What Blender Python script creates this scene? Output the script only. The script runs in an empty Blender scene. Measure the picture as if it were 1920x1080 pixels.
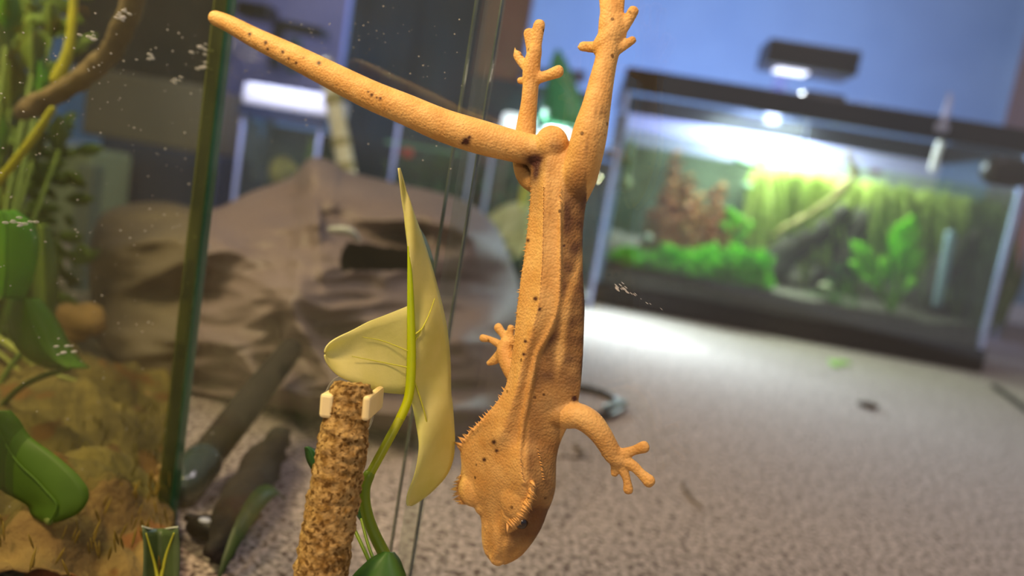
import bpy, bmesh, math, random
from mathutils import Vector, Matrix, noise
random.seed(7)
sc = bpy.context.scene
COL = sc.collection

# ------------------------------------------------------------------ camera
FPX, CAMH = 1400.0, 0.18
PITCH, ROLL = math.radians(7.5), math.radians(9.7)
f0 = Vector((0, math.cos(PITCH), -math.sin(PITCH)))
r0 = Vector((1, 0, 0)); u0 = r0.cross(f0)
CR = math.cos(ROLL)*r0 + math.sin(ROLL)*u0
CU = -math.sin(ROLL)*r0 + math.cos(ROLL)*u0
CF = f0; CO = Vector((0, 0, CAMH))
cd = bpy.data.cameras.new('camera'); cam = bpy.data.objects.new('camera', cd); COL.objects.link(cam)
m = Matrix((CR, CU, -CF)).transposed().to_4x4(); m.translation = CO; cam.matrix_world = m
cd.sensor_width = 36; cd.lens = FPX/1920*36; cd.clip_start = 0.01; cd.clip_end = 50
cd.dof.use_dof = True; cd.dof.focus_distance = 0.222; cd.dof.aperture_fstop = 6.3
sc.camera = cam

# ------------------------------------------------------------------ world, exposure
sc.view_settings.view_transform = 'Standard'; sc.view_settings.look = 'None'
sc.view_settings.gamma = 1; sc.view_settings.use_curve_mapping = False
sc.view_settings.exposure = 0.0
w = bpy.data.worlds.new('world'); sc.world = w; w.use_nodes = True
w.node_tree.nodes['Background'].inputs[0].default_value = (0.50, 0.50, 0.62, 1)
w.node_tree.nodes['Background'].inputs[1].default_value = 0.42

def lin(h):
    h = h.lstrip('#'); v = [int(h[i:i+2], 16)/255 for i in (0, 2, 4)]
    return tuple(c/12.92 if c <= .04045 else ((c+.055)/1.055)**2.4 for c in v) + (1,)
def area(name, loc, target, size, power, col, spread=None):
    l = bpy.data.lights.new(name, 'AREA'); l.energy = power; l.color = lin(col)[:3]; l.size = size
    if spread: l.spread = math.radians(spread)
    o = bpy.data.objects.new(name, l); COL.objects.link(o); o.location = loc
    o.rotation_euler = (Vector(target)-Vector(loc)).to_track_quat('-Z', 'Y').to_euler()
    return o

def ray(px, py):
    return (CF + CR*((px-960)/FPX) - CU*((py-540)/FPX))        # depth 1 along the axis
def W(px, py, d): return CO + ray(px, py)*d
def hit(px, py, p0, n):
    r = ray(px, py); return CO + r*((p0-CO).dot(n)/r.dot(n))
def F(px, py, z=0.0): return hit(px, py, Vector((0, 0, z)), Vector((0, 0, 1)))

# terrarium front glass: vertical plane, normal GN pointing out of the terrarium
GA = math.radians(30)
GN = Vector((math.sin(GA), math.cos(GA), 0)); GT = Vector((math.cos(GA), -math.sin(GA), 0))
GP = W(1000, 550, 0.235)
def G(px, py, h=0.0): return hit(px, py, GP - GN*(h*0.001), GN)   # h = millimetres off the glass, towards the camera

# terrarium lamp above on the left, added fill light behind the camera, ceiling glow
area('terrarium_lamp', (-0.24, 0.0, 0.56), G(1000, 500), 0.10, 3.1, 'ffd6a8')
area('camera_fill', (0.03, -0.13, 0.27), G(1000, 560), 0.02, 0.22, 'ffe4c4')
area('room_light', (0.9, 0.3, 1.9), (0.3, 1.0, 0), 0.6, 14, 'f0dce8')
area('terrarium_lamp_left', (-0.42, 0.30, 0.52), (-0.30, 0.42, 0.0), 0.15, 4.6, 'ffe6b8')

# ------------------------------------------------------------------ materials
def mat(name, c1, c2=None, scale=30, rough=.6, bump=0, bscale=None, spec=.4, c3=None, s3=None, t3=.7,
        trl=0.0, metal=0, sheen=0, detail=4, emit=None, es=1, noise_t='NOISE', contrast=(.35, .65), coat=0):
    m = bpy.data.materials.new(name); m.use_nodes = True; nt = m.node_tree; N = nt.nodes; L = nt.links
    b = N['Principled BSDF']; b.inputs['Roughness'].default_value = rough
    b.inputs['Specular IOR Level'].default_value = spec; b.inputs['Metallic'].default_value = metal
    b.inputs['Coat Weight'].default_value = coat
    tc = N.new('ShaderNodeTexCoord'); out = N['Material Output']
    def nz(s, d=4):
        n = N.new('ShaderNodeTexNoise'); n.inputs['Scale'].default_value = s; n.inputs['Detail'].default_value = d
        L.new(tc.outputs['Object'], n.inputs['Vector']); return n
    col = None
    if c2:
        n = nz(scale, detail); r = N.new('ShaderNodeValToRGB'); L.new(n.outputs['Fac'], r.inputs[0])
        r.color_ramp.elements[0].position = contrast[0]; r.color_ramp.elements[1].position = contrast[1]
        r.color_ramp.elements[0].color = lin(c1); r.color_ramp.elements[1].color = lin(c2); col = r.outputs[0]
        if c3:
            n3 = nz(s3 or scale*4, 2); r3 = N.new('ShaderNodeValToRGB'); L.new(n3.outputs['Fac'], r3.inputs[0])
            r3.color_ramp.elements[0].position = t3; r3.color_ramp.elements[1].position = t3+.03
            mx = N.new('ShaderNodeMixRGB'); L.new(r3.outputs[0], mx.inputs[0]); L.new(col, mx.inputs[1]); mx.inputs[2].default_value = lin(c3)
            col = mx.outputs[0]
        L.new(col, b.inputs['Base Color'])
    else: b.inputs['Base Color'].default_value = lin(c1)
    if bump:
        bp = N.new('ShaderNodeBump'); bp.inputs['Distance'].default_value = bump; bp.inputs['Strength'].default_value = 1
        if noise_t == 'VORONOI':
            n = N.new('ShaderNodeTexVoronoi'); n.inputs['Scale'].default_value = bscale or scale
            L.new(tc.outputs['Object'], n.inputs['Vector']); bp.invert = True; L.new(n.outputs['Distance'], bp.inputs['Height'])
        else:
            L.new(nz(bscale or scale, 6).outputs['Fac'], bp.inputs['Height'])
        L.new(bp.outputs[0], b.inputs['Normal'])
    if trl:
        t = N.new('ShaderNodeBsdfTranslucent'); mx = N.new('ShaderNodeMixShader'); mx.inputs[0].default_value = trl
        if col: L.new(col, t.inputs[0])
        else: t.inputs[0].default_value = lin(c1)
        L.new(b.outputs[0], mx.inputs[1]); L.new(t.outputs[0], mx.inputs[2]); L.new(mx.outputs[0], out.inputs[0])
    if emit:
        b.inputs['Emission Color'].default_value = lin(emit); b.inputs['Emission Strength'].default_value = es
    return m

def glass(name, tint='ffffff', haze=0.0, hcol='b0a890', refl=1.0, rough=0.0, hscale=25):
    m = bpy.data.materials.new(name); m.use_nodes = True; nt = m.node_tree; N = nt.nodes; L = nt.links
    N.remove(N['Principled BSDF']); out = N['Material Output']
    tr = N.new('ShaderNodeBsdfTransparent'); tr.inputs[0].default_value = lin(tint)
    gl = N.new('ShaderNodeBsdfGlossy'); gl.inputs['Roughness'].default_value = rough
    # Schlick reflectance from the angle between the face and the ray, the same on both faces of the pane
    ge = N.new('ShaderNodeNewGeometry'); dt = N.new('ShaderNodeVectorMath'); dt.operation = 'DOT_PRODUCT'
    L.new(ge.outputs['Normal'], dt.inputs[0]); L.new(ge.outputs['Incoming'], dt.inputs[1]); prev = dt.outputs['Value']
    for op, k in (('ABSOLUTE', None), ('SUBTRACT', 'a'), ('POWER', 5), ('MULTIPLY', .96), ('ADD', .04), ('MULTIPLY', refl)):
        mu = N.new('ShaderNodeMath'); mu.operation = op
        if k == 'a': mu.inputs[0].default_value = 1; L.new(prev, mu.inputs[1])
        else:
            L.new(prev, mu.inputs[0])
            if k is not None: mu.inputs[1].default_value = k
        prev = mu.outputs[0]
    mx = N.new('ShaderNodeMixShader'); L.new(mu.outputs[0], mx.inputs[0]); L.new(tr.outputs[0], mx.inputs[1]); L.new(gl.outputs[0], mx.inputs[2])
    last = mx
    if haze:
        df = N.new('ShaderNodeBsdfDiffuse'); df.inputs[0].default_value = lin(hcol)
        tc = N.new('ShaderNodeTexCoord'); nz = N.new('ShaderNodeTexNoise'); nz.inputs['Scale'].default_value = hscale; nz.inputs['Detail'].default_value = 6
        L.new(tc.outputs['Object'], nz.inputs['Vector'])
        m2 = N.new('ShaderNodeMath'); m2.operation = 'MULTIPLY'; m2.inputs[1].default_value = haze*2; L.new(nz.outputs['Fac'], m2.inputs[0])
        mx2 = N.new('ShaderNodeMixShader'); L.new(m2.outputs[0], mx2.inputs[0]); L.new(mx.outputs[0], mx2.inputs[1]); L.new(df.outputs[0], mx2.inputs[2]); last = mx2
    L.new(last.outputs[0], out.inputs[0]); return m

M = {}
M['black'] = mat('black_plastic', '0a0a0c', rough=.35)
M['leaf_pale'] = mat('leaf_pale', 'd6d47a', 'e6e296', 60, .5, .0001, 900, trl=.35)
M['leaf_back'] = mat('leaf_dark', '4d5a20', '67732c', 60, .5, trl=.2)
M['rib'] = mat('leaf_rib', 'c9d400', 'b4cc12', 60, .4, trl=.3)
M['petiole'] = mat('petiole_green', '8fa51c', 'b3bb2a', 40, .4, trl=.2)
M['petiole_low'] = mat('petiole_low', '6d8a1e', '829a28', 40, .4, trl=.2)
M['leaf_green'] = mat('leaf_green', '3f6a2c', '4c7a36', 60, .35, trl=.25)
M['leaf_dk'] = mat('leaf_deep_green', '1d4a1e', '2c5c28', 60, .4, trl=.15)
M['clear'] = glass('clear_plastic', 'f4f4f0', .06, 'd8d8d0', 1.0, .08)
M['cream'] = mat('cream_plastic', 'e9d9a0', 'e2cf92', 50, .5)
M['cork'] = mat('cork_bark', '80602c', 'bb9c62', 520, .9, .0010, 1100, spec=.2, c3='65491f', s3=650, t3=.57, detail=8)
M['bag'] = mat('brown_plastic_film', '6c5b56', '7a6862', 6, .55, .0004, 60, spec=.35)
M['carpet'] = mat('carpet', '594c48', 'c4b3ac', 380, .95, .0006, 900, spec=.1, c3='4c3f3c', s3=230, t3=.57, detail=5, contrast=(.33, .67))
M['navy'] = mat('navy_cloth', '0b2236', '0f2a42', 12, .8)
M['wall'] = mat('wall_blue_paint', '88aaca', '90b2d0', 5, .7, .0006, 120)
M['wood'] = mat('cabinet_wood', 'a4541a', 'b46424', 14, .5, .0005, 60)
M['redbrown'] = mat('red_brown_wood', '6a4a46', '74504a', 20, .6)
M['white'] = mat('white_plastic', 'e8e8f2', rough=.4)
M['tankglass'] = glass('tank_glass', 'eef6f4', .015, 'c8d4e0')
M['tankedge'] = mat('tank_glass_edge', 'b4c0f0', 'a4b2e6', 30, .2, spec=.8)
M['gravel'] = mat('dark_gravel', '4a433f', '70665e', 160, .9, .004, 200)
M['frontglass'] = glass('sliding_glass', 'f6faf6', .012, 'd8d0c0', 1.9)
M['sideglass'] = glass('side_glass', 'e4ecd8', .10, '8f866c', .6)
M['edge'] = mat('green_glass_edge', '1f4a30', '2c5a38', 40, .15, spec=.8, coat=.5)
M['edge_thin'] = mat('thin_glass_edge', '3a4640', '5c665e', 60, .12, spec=1.0, coat=1)
M['olive_strip'] = glass('corner_seal', 'b4bc8c', .20, '8c9464', .4, .2)

# ------------------------------------------------------------------ mesh helpers
def add(name, verts, faces, material, parent=None, smooth=True, kind=None):
    me = bpy.data.meshes.new(name); me.from_pydata([tuple(v) for v in verts], [], faces); me.validate()
    o = bpy.data.objects.new(name, me); COL.objects.link(o)
    if material: me.materials.append(material)
    if smooth: me.polygons.foreach_set('use_smooth', [True]*len(me.polygons))
    if parent:
        o.parent = parent; o.matrix_parent_inverse = Matrix.Identity(4)
        if parent.type == 'EMPTY' or parent.location.length > 0:
            o.matrix_parent_inverse = parent_world(parent).inverted()
    if kind: o['kind'] = kind
    return o
def parent_world(p):
    m = Matrix.Translation(p.location)
    if p.parent: m = parent_world(p.parent) @ p.matrix_parent_inverse @ m
    return m
def tag(o, label=None, cat=None, group=None, kind=None):
    if label: o['label'] = label
    if cat: o['category'] = cat
    if group: o['group'] = group
    if kind: o['kind'] = kind
    return o
def thing(name, loc, label, cat, group=None):
    o = bpy.data.objects.new(name, None); COL.objects.link(o); o.location = loc; o.empty_display_size = .01
    return tag(o, label, cat, group)

class MB:
    def __init__(s): s.v = []; s.f = []
    def put(s, v, f):
        n = len(s.v); s.v += v; s.f += [tuple(i+n for i in q) for q in f]
    def build(s, name, material, parent=None, smooth=True, kind=None): return add(name, s.v, s.f, material, parent, smooth, kind)
    def box(s, o, ax, ay, az, b=0.0):
        """box from corner o along three edge vectors, with an optional bevel"""
        if b <= 0:
            c = [o+ax*i+ay*j+az*k for k in (0, 1) for j in (0, 1) for i in (0, 1)]
            s.put(c, [(0, 2, 3, 1), (4, 5, 7, 6), (0, 1, 5, 4), (2, 6, 7, 3), (0, 4, 6, 2), (1, 3, 7, 5)]); return
        bm = bmesh.new(); c = [bm.verts.new(o+ax*i+ay*j+az*k) for k in (0, 1) for j in (0, 1) for i in (0, 1)]
        for q in [(0, 2, 3, 1), (4, 5, 7, 6), (0, 1, 5, 4), (2, 6, 7, 3), (0, 4, 6, 2), (1, 3, 7, 5)]: bm.faces.new([c[i] for i in q])
        bmesh.ops.recalc_face_normals(bm, faces=bm.faces)
        bmesh.ops.bevel(bm, geom=list(bm.edges), offset=b, segments=2, affect='EDGES', profile=.5)
        bm.verts.index_update(); s.put([v.co.copy() for v in bm.verts], [tuple(v.index for v in f.verts) for f in bm.faces]); bm.free()
    def tube(s, pts, rad, seg=12, sub=4, nz=0, nscale=100, flat=1.0, flatdir=None, rnd=True):
        P, R = spline(pts, rad, sub)
        n = len(P); up = flatdir or Vector((.3, .2, .9)); rings = []
        rows = []
        for i in range(n):
            t = (P[min(i+1, n-1)]-P[max(i-1, 0)]).normalized()
            a = (up - t*up.dot(t)).normalized(); b = t.cross(a)
            if not flatdir: up = a
            rows.append((P[i], a, b, R[i]))
        if rnd:   # rounded ends
            p, a, b, r = rows[0]; t = (P[0]-P[1]).normalized()
            rows = [(p+t*r*.8, a, b, r*.45), (p+t*r*.5, a, b, r*.85)] + rows
            p, a, b, r = rows[-1]; t = (P[-1]-P[-2]).normalized()
            rows += [(p+t*r*.5, a, b, r*.85), (p+t*r*.8, a, b, r*.45)]
        v = []
        for p, a, b, r in rows:
            for k in range(seg):
                q = 2*math.pi*k/seg; d = a*math.cos(q)*flat + b*math.sin(q); x = p + d*r
                if nz: x = x + d*(noise.turbulence(x*nscale, 4, True)-.6)*nz
                v.append(x)
        m_ = len(rows); f = [(i*seg+k, i*seg+(k+1) % seg, (i+1)*seg+(k+1) % seg, (i+1)*seg+k) for i in range(m_-1) for k in range(seg)]
        f += [tuple(range(seg))[::-1], tuple(range((m_-1)*seg, m_*seg))]
        s.put(v, f)
    def ball(s, c, ax, ay, az, nu=16, nv=10):
        v = [c+az]; f = []
        for j in range(1, nv):
            t = math.pi*j/nv
            for i in range(nu):
                q = 2*math.pi*i/nu; v.append(c+az*math.cos(t)+(ax*math.cos(q)+ay*math.sin(q))*math.sin(t))
        v.append(c-az)
        for i in range(nu): f.append((0, 1+i, 1+(i+1) % nu)); f.append((len(v)-1, 1+(nv-2)*nu+(i+1) % nu, 1+(nv-2)*nu+i))
        for j in range(nv-2):
            for i in range(nu): f.append((1+j*nu+i, 1+(j+1)*nu+i, 1+(j+1)*nu+(i+1) % nu, 1+j*nu+(i+1) % nu))
        s.put(v, f)
    def cone(s, p, d, r, seg=5):
        t = d.normalized(); a = t.orthogonal().normalized(); b = t.cross(a)
        v = [p+(a*math.cos(6.2832*k/seg)+b*math.sin(6.2832*k/seg))*r-t*r for k in range(seg)]+[p+d]
        s.put(v, [(k, (k+1) % seg, seg) for k in range(seg)]+[tuple(range(seg))[::-1]])
    def blade(s, base, tip, width, bend=Vector((0, 0, 0)), face=Vector((0, -1, 0)), n=8, thick=.0004, fold=.15, shape=1.0):
        """a leaf blade with thickness: pointed ellipse along a bent midline"""
        t0 = tip-base; side = t0.cross(face).normalized(); nrm = side.cross(t0).normalized()
        v = []; f = []
        for i in range(n+1):
            t = i/n; c = base+t0*t+bend*(4*t*(1-t)); w_ = width*.5*(math.sin(math.pi*min(1, max(0, t))**shape)**.8)+width*.02
            for q, z in ((-1, fold*w_), (0, 0), (1, fold*w_)): v.append(c+side*w_*q+nrm*z)
            for q, z in ((-1, fold*w_), (0, 0), (1, fold*w_)): v.append(c+side*w_*q+nrm*(z-thick))
        for i in range(n):
            a = i*6; b = a+6
            f += [(a, a+1, b+1, b), (a+1, a+2, b+2, b+1), (a+4, a+3, b+3, b+4), (a+5, a+4, b+4, b+5), (a+3, a, b, b+3), (a+2, a+5, b+5, b+2)]
        f += [(0, 3, 4, 1), (1, 4, 5, 2), (n*6, n*6+1, n*6+4, n*6+3), (n*6+1, n*6+2, n*6+5, n*6+4)]
        s.put(v, f)

def spline(pts, rad, sub):
    P = []; R = []; n = len(pts)
    if isinstance(rad, (int, float)): rad = [rad]*n
    if n == 2 or sub <= 1:
        k = max(2, sub*(n-1))
        for i in range(n-1):
            for j in range(sub): t = j/sub; P.append(pts[i].lerp(pts[i+1], t)); R.append(rad[i]+(rad[i+1]-rad[i])*t)
        return P+[pts[-1]], R+[rad[-1]]
    for i in range(n-1):
        a, b, c, d = pts[max(i-1, 0)], pts[i], pts[i+1], pts[min(i+2, n-1)]
        ra, rb, rc, rd = rad[max(i-1, 0)], rad[i], rad[i+1], rad[min(i+2, n-1)]
        for j in range(sub):
            t = j/sub
            w_ = (-.5*t+t*t-.5*t**3, 1-2.5*t*t+1.5*t**3, .5*t+2*t*t-1.5*t**3, -.5*t*t+.5*t**3)
            P.append(a*w_[0]+b*w_[1]+c*w_[2]+d*w_[3]); R.append(max(ra*w_[0]+rb*w_[1]+rc*w_[2]+rd*w_[3], min(rb, rc)*.6))
    return P+[pts[-1]], R+[rad[-1]]
def pxr(p, r): return r*((p-CO).dot(CF))/FPX          # pixels -> metres at p
def grid(rows, close=False):
    nr, nc = len(rows), len(rows[0]); v = [p for r in rows for p in r]; f = []
    for i in range(nr-1):
        for j in range(nc if close else nc-1):
            k = (j+1) % nc; f.append((i*nc+j, i*nc+k, (i+1)*nc+k, (i+1)*nc+j))
    return v, f
def sheet(name, rows, thick, material, parent=None, kind=None):
    """a grid of points given real thickness away from the camera side"""
    v, f = grid(rows); o = add(name, v, f, material, parent, True, kind)
    s = o.modifiers.new('solid', 'SOLIDIFY'); s.thickness = thick; s.offset = 0
    return o
def bake(o, name=None):
    dg = bpy.context.evaluated_depsgraph_get(); dg.update()
    me = bpy.data.meshes.new_from_object(o.evaluated_get(dg)); old = o.data; o.modifiers.clear(); o.data = me
    bpy.data.meshes.remove(old); me.name = name or o.name; return o

# ================================================================== ROOM SHELL
mb = MB(); mb.box(Vector((-4, -1.2, -.03)), Vector((8, 0, 0)), Vector((0, 5.2, 0)), Vector((0, 0, .03)))
fl = tag(mb.build('floor', M['carpet'], smooth=False), 'grey brown speckled cut pile carpet', kind='structure')

TA, TB = F(1100, 566), F(1832, 698)                       # front bottom corners of the big aquarium
EX = (TB-TA); TWID = EX.length; EX.normalize(); EZ = Vector((0, 0, 1)); EY = EZ.cross(EX).normalized()
if EY.dot(CF) < 0: EY = -EY
TH = hit(1187, 127, TA, EY).z; TD = 0.32
def T(u, v, z): return TA + EX*u + EY*v + EZ*z
def TP(px, py, v): return hit(px, py, TA+EY*v, EY)        # pixel -> plane v behind the tank front
BW = TA+EY*1.6
mb = MB(); mb.box(BW-EX*2.2-EZ*.03, EX*4.6, EY*.1, EZ*2.5)
tag(mb.build('wall_back', M['wall'], smooth=False), 'blue painted wall behind the aquariums', kind='structure')
mb = MB(); mb.box(BW-EX*2.2-EY*3.2, EX*-.1, EY*3.2, EZ*2.5)
tag(mb.build('wall_left', M['wall'], smooth=False), 'blue painted side wall', kind='structure')
mb = MB(); mb.box(BW-EX*2.2-EY*.012, EX*4.6, EY*.012, EZ*.07)
tag(mb.build('baseboard_back', M['white'], smooth=False), 'pale baseboard under the blue wall', kind='structure')

# wooden cabinet at right
ca = F(1790, 598); mb = MB()
cab = thing('wooden_cabinet', ca, 'orange brown wooden cabinet side at the right edge behind aquarium', 'cabinet')
cx = (F(1925, 668)-ca).normalized(); cy = Vector((ca.x, ca.y, 0)).normalized(); cy = (cy+cx*.05).normalized()
mb = MB(); mb.box(ca+EZ*.05+cx*.004, cx*.6, cy*.25, EZ*1.6, .004); mb.build('body', M['wood'], cab, False)
mb = MB(); mb.box(ca+cx*.02+cy*.02, cx*.56, cy*.22, EZ*.05); mb.build('plinth', mat('plinth', '8a7f74', rough=.7), cab, False)
mb = MB(); mb.box(ca+EZ*.07+cx*.03-cy*.012, cx*.5, cy*.012, EZ*1.5, .003)
mb.build('door_panel', mat('cabinet_door_wood', '7d4a22', '9a5f2b', 10, .45, .0004, 40), cab, False)

# ================================================================== GECKO
gskin = bpy.data.materials.new('gecko_skin'); gskin.use_nodes = True
def make_gskin(m):
    nt = m.node_tree; N = nt.nodes; L = nt.links; b = N['Principled BSDF']; tc = N.new('ShaderNodeTexCoord')
    def nz(s, d=4):
        n = N.new('ShaderNodeTexNoise'); n.inputs['Scale'].default_value = s; n.inputs['Detail'].default_value = d
        L.new(tc.outputs['Object'], n.inputs['Vector']); return n.outputs['Fac']
    def ramp(f, a, b_, ca, cb):
        r = N.new('ShaderNodeValToRGB'); L.new(f, r.inputs[0]); e = r.color_ramp.elements
        e[0].position = a; e[1].position = b_; e[0].color = ca; e[1].color = cb; return r.outputs[0]
    base = ramp(nz(160), .35, .68, lin('cf9e58'), lin('dfb46e'))
    pat = ramp(nz(60, 3), .52, .66, (0, 0, 0, 1), (1, 1, 1, 1))
    mx = N.new('ShaderNodeMixRGB'); ml = N.new('ShaderNodeMath'); ml.operation = 'MULTIPLY'; ml.inputs[1].default_value = .35
    L.new(pat, ml.inputs[0]); L.new(ml.outputs[0], mx.inputs[0]); L.new(base, mx.inputs[1]); mx.inputs[2].default_value = lin('b47e3c')
    # right flank and cheek shade put into the colour, with dark spots, by vertex attribute
    at = N.new('ShaderNodeAttribute'); at.attribute_name = 'shade_and_spots'
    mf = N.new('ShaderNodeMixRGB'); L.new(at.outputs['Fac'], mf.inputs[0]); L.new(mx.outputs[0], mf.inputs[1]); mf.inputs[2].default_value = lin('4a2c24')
    # small dark freckles
    vo = N.new('ShaderNodeTexVoronoi'); vo.inputs['Scale'].default_value = 230; L.new(tc.outputs['Object'], vo.inputs['Vector'])
    sp = ramp(vo.outputs['Distance'], .10, .16, (1, 1, 1, 1), (0, 0, 0, 1))
    gate = ramp(nz(90, 1), .56, .60, (0, 0, 0, 1), (.8, .8, .8, 1))
    mm = N.new('ShaderNodeMath'); mm.operation = 'MULTIPLY'; L.new(sp, mm.inputs[0]); L.new(gate, mm.inputs[1])
    ms = N.new('ShaderNodeMixRGB'); L.new(mm.outputs[0], ms.inputs[0]); L.new(mf.outputs[0], ms.inputs[1]); ms.inputs[2].default_value = lin('4a2c14')
    L.new(ms.outputs[0], b.inputs['Base Color'])
    b.inputs['Roughness'].default_value = .55; b.inputs['Specular IOR Level'].default_value = .3
    b.inputs['Subsurface Weight'].default_value = .12; b.inputs['Subsurface Radius'].default_value = (1, .4, .2); b.inputs['Subsurface Scale'].default_value = .0015
    v2 = N.new('ShaderNodeTexVoronoi'); v2.inputs['Scale'].default_value = 1300; L.new(tc.outputs['Object'], v2.inputs['Vector'])
    bp = N.new('ShaderNodeBump'); bp.invert = True; bp.inputs['Distance'].default_value = .00022; bp.inputs['Strength'].default_value = .8
    L.new(v2.outputs['Distance'], bp.inputs['Height'])
    b2 = N.new('ShaderNodeBump'); b2.inputs['Distance'].default_value = .0005; b2.inputs['Strength'].default_value = .35
    L.new(nz(700, 2), b2.inputs['Height']); L.new(bp.outputs[0], b2.inputs['Normal']); L.new(b2.outputs[0], b.inputs['Normal'])
make_gskin(gskin)

gk = MB()
# body sections: (y, [(px, dy, h mm)...]) L crest, mid, R crest, flank R, belly R, belly L, flank L
def sec(y, L_, Mi, R_, Fk, H, k=.10, lh=.80, rh=.84, mh=1.0, fh=.42):
    c = (L_+Fk)/2
    pts = [(L_, lh*H), ((L_+Mi)/2, (lh+mh)/2*H*1.0), (Mi, mh*H), ((Mi+R_)/2, (mh+rh)/2*H*1.0), (R_, rh*H),
           ((R_*.45+Fk*.55), (rh*.55+fh*.45)*H*1.0), (Fk, fh*H), (Fk-2, .2*H), (Fk-14, .05*H), ((L_+Fk)/2+10, .02*H), (L_+26, .05*H), (L_+5, .22*H), (L_+1, .45*H)]
    return [G(px, y+(px-c)*k, h) for px, h in pts]
S = [sec(262, 1012, 1035, 1062, 1082, 9), sec(290, 1000, 1030, 1062, 1098, 12), sec(330, 996, 1022, 1052, 1106, 14), sec(375, 995, 1020, 1050, 1098, 15),
     sec(430, 990, 1018, 1050, 1092, 15), sec(500, 982, 1016, 1050, 1092, 16), sec(570, 973, 1010, 1046, 1095, 17),
     sec(620, 968, 998, 1030, 1093, 17), sec(660, 964, 986, 1008, 1091, 17), sec(700, 958, 976, 999, 1088, 17), sec(735, 948, 968, 992, 1084, 17),
     sec(765, 930, 958, 986, 1074, 17, .12), sec(795, 905, 948, 981, 1060, 17, .12), sec(822, 880, 935, 978, 1048, 17, .12, .62),
     sec(850, 865, 925, 976, 1042, 17, .12, .58, .95, .88), sec(880, 866, 922, 977, 1041, 17, .12, .55, .98, .86), sec(905, 864, 922, 982, 1040, 17, .12, .5, .95, .84),
     sec(930, 862, 922, 984, 1034, 16.5, .12, .5, .90, .80), sec(955, 890, 924, 975, 1024, 15, .1, .52, .82, .78), sec(978, 902, 926, 962, 1013, 13, .08, .55, .8, .82),
     sec(1002, 903, 928, 954, 1001, 11.5, .06, .58, .84, .95), sec(1025, 905, 927, 950, 985, 10.5, .05, .6, .9, .95), sec(1044, 912, 927, 945, 968, 9, .05, .55, .85, .95), sec(1057, 924, 932, 940, 952, 6.5, .05, .6, .9, 1)]
# subdivide sections along the body
SS = []
for i in range(len(S)-1):
    a, b, c, d = S[max(i-1, 0)], S[i], S[i+1], S[min(i+2, len(S)-1)]
    for j in range(3):
        t = j/3; w_ = (-.5*t+t*t-.5*t**3, 1-2.5*t*t+1.5*t**3, .5*t+2*t*t-1.5*t**3, -.5*t*t+.5*t**3)
        SS.append([a[q]*w_[0]+b[q]*w_[1]+c[q]*w_[2]+d[q]*w_[3] for q in range(13)])
SS.append(S[-1])
def ringspline(r, sub=3):
    n = len(r); o = []
    for i in range(n):
        a, b, c, d = r[i-1], r[i], r[(i+1) % n], r[(i+2) % n]
        for j in range(sub):
            t = j/sub; w_ = (-.5*t+t*t-.5*t**3, 1-2.5*t*t+1.5*t**3, .5*t+2*t*t-1.5*t**3, -.5*t*t+.5*t**3)
            o.append(a*w_[0]+b*w_[1]+c*w_[2]+d*w_[3])
    return o
RR = [ringspline(r) for r in SS]; v, f = grid(RR, True); n = len(RR[0])
f += [tuple(range(n))[::-1], tuple(range(len(v)-n, len(v)))]
gk.put(v, f)
def gt(pts, seg=14, sub=4, flat=1.0):
    """limb piece: (px, py, h mm, radius px)"""
    P = [G(a, b, h) for a, b, h, r in pts]; gk.tube(P, [pxr(p, q[3]) for p, q in zip(P, pts)], seg, sub, flat=flat, flatdir=GN if flat != 1 else None)
def gb(px, py, h, rx, ry, rz=None):
    p = G(px, py, h); gk.ball(p, GT*pxr(p, rx)*1.1, GN*pxr(p, rz or rx), EZ*pxr(p, ry))
def toe(pts, r0_, r1_, pad=1.35):
    pad *= 1.12
    """toe with a widened adhesive pad near its tip"""
    n = len(pts); q = []
    for i, (a, b, h) in enumerate(pts):
        t = i/(n-1); r = r0_*(1-t)+r1_*t
        if i == n-1: r = r1_*pad
        q.append((a, b, h, r))
    gt(q, 10, 4, .75)
# tail (bent to the left, lifting off the glass)
gt([(1030, 292, 8, 27), (1005, 283, 8.5, 29), (960, 273, 10.5, 30), (900, 257, 14, 32), (830, 235, 17.5, 31), (760, 205, 21, 29), (690, 176, 24, 27.5),
    (600, 131, 27.5, 24.5), (540, 101, 29.5, 22), (480, 72, 31.5, 19), (430, 45, 33, 16), (404, 34, 34, 14)], 20, 5)
gb(1033, 272, 9, 32, 37, 26)                      # swollen tail base
gb(1008, 300, 8, 18, 26, 20)
# right hind leg reaching up beyond the top of the frame
gt([(1078, 372, 6, 24), (1086, 335, 7.5, 33), (1097, 290, 8.5, 34), (1107, 245, 8.5, 33), (1118, 200, 7.5, 27.5), (1127, 155, 6, 24), (1136, 115, 4.5, 21.5), (1143, 80, 3, 23), (1146, 45, 2.5, 24), (1147, 15, 2.2, 21)], 18, 4)
gt([(1135, 90, 3, 26), (1150, 62, 2.5, 26), (1152, 40, 2.5, 22)])
toe([(1130, 88, 3), (1110, 88, 2.6), (1092, 87, 2.4)], 14, 8, 1.1); gk.cone(G(1086, 88, 2.6), G(1075, 90, 3)-G(1086, 88, 2.6), pxr(G(1086, 88), 4))
toe([(1158, 65, 3), (1174, 45, 2.5), (1187, 21, 2.2)], 13, 9.5, 1.12)
toe([(1155, 92, 3), (1172, 84, 2.5), (1186, 75, 2.3)], 13, 7, 1.1)
toe([(1137, 25, 2.4), (1133, -10, 2), (1131, -45, 2)], 13, 10); toe([(1158, 25, 2.4), (1162, -8, 2), (1166, -38, 2)], 13, 10)
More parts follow.
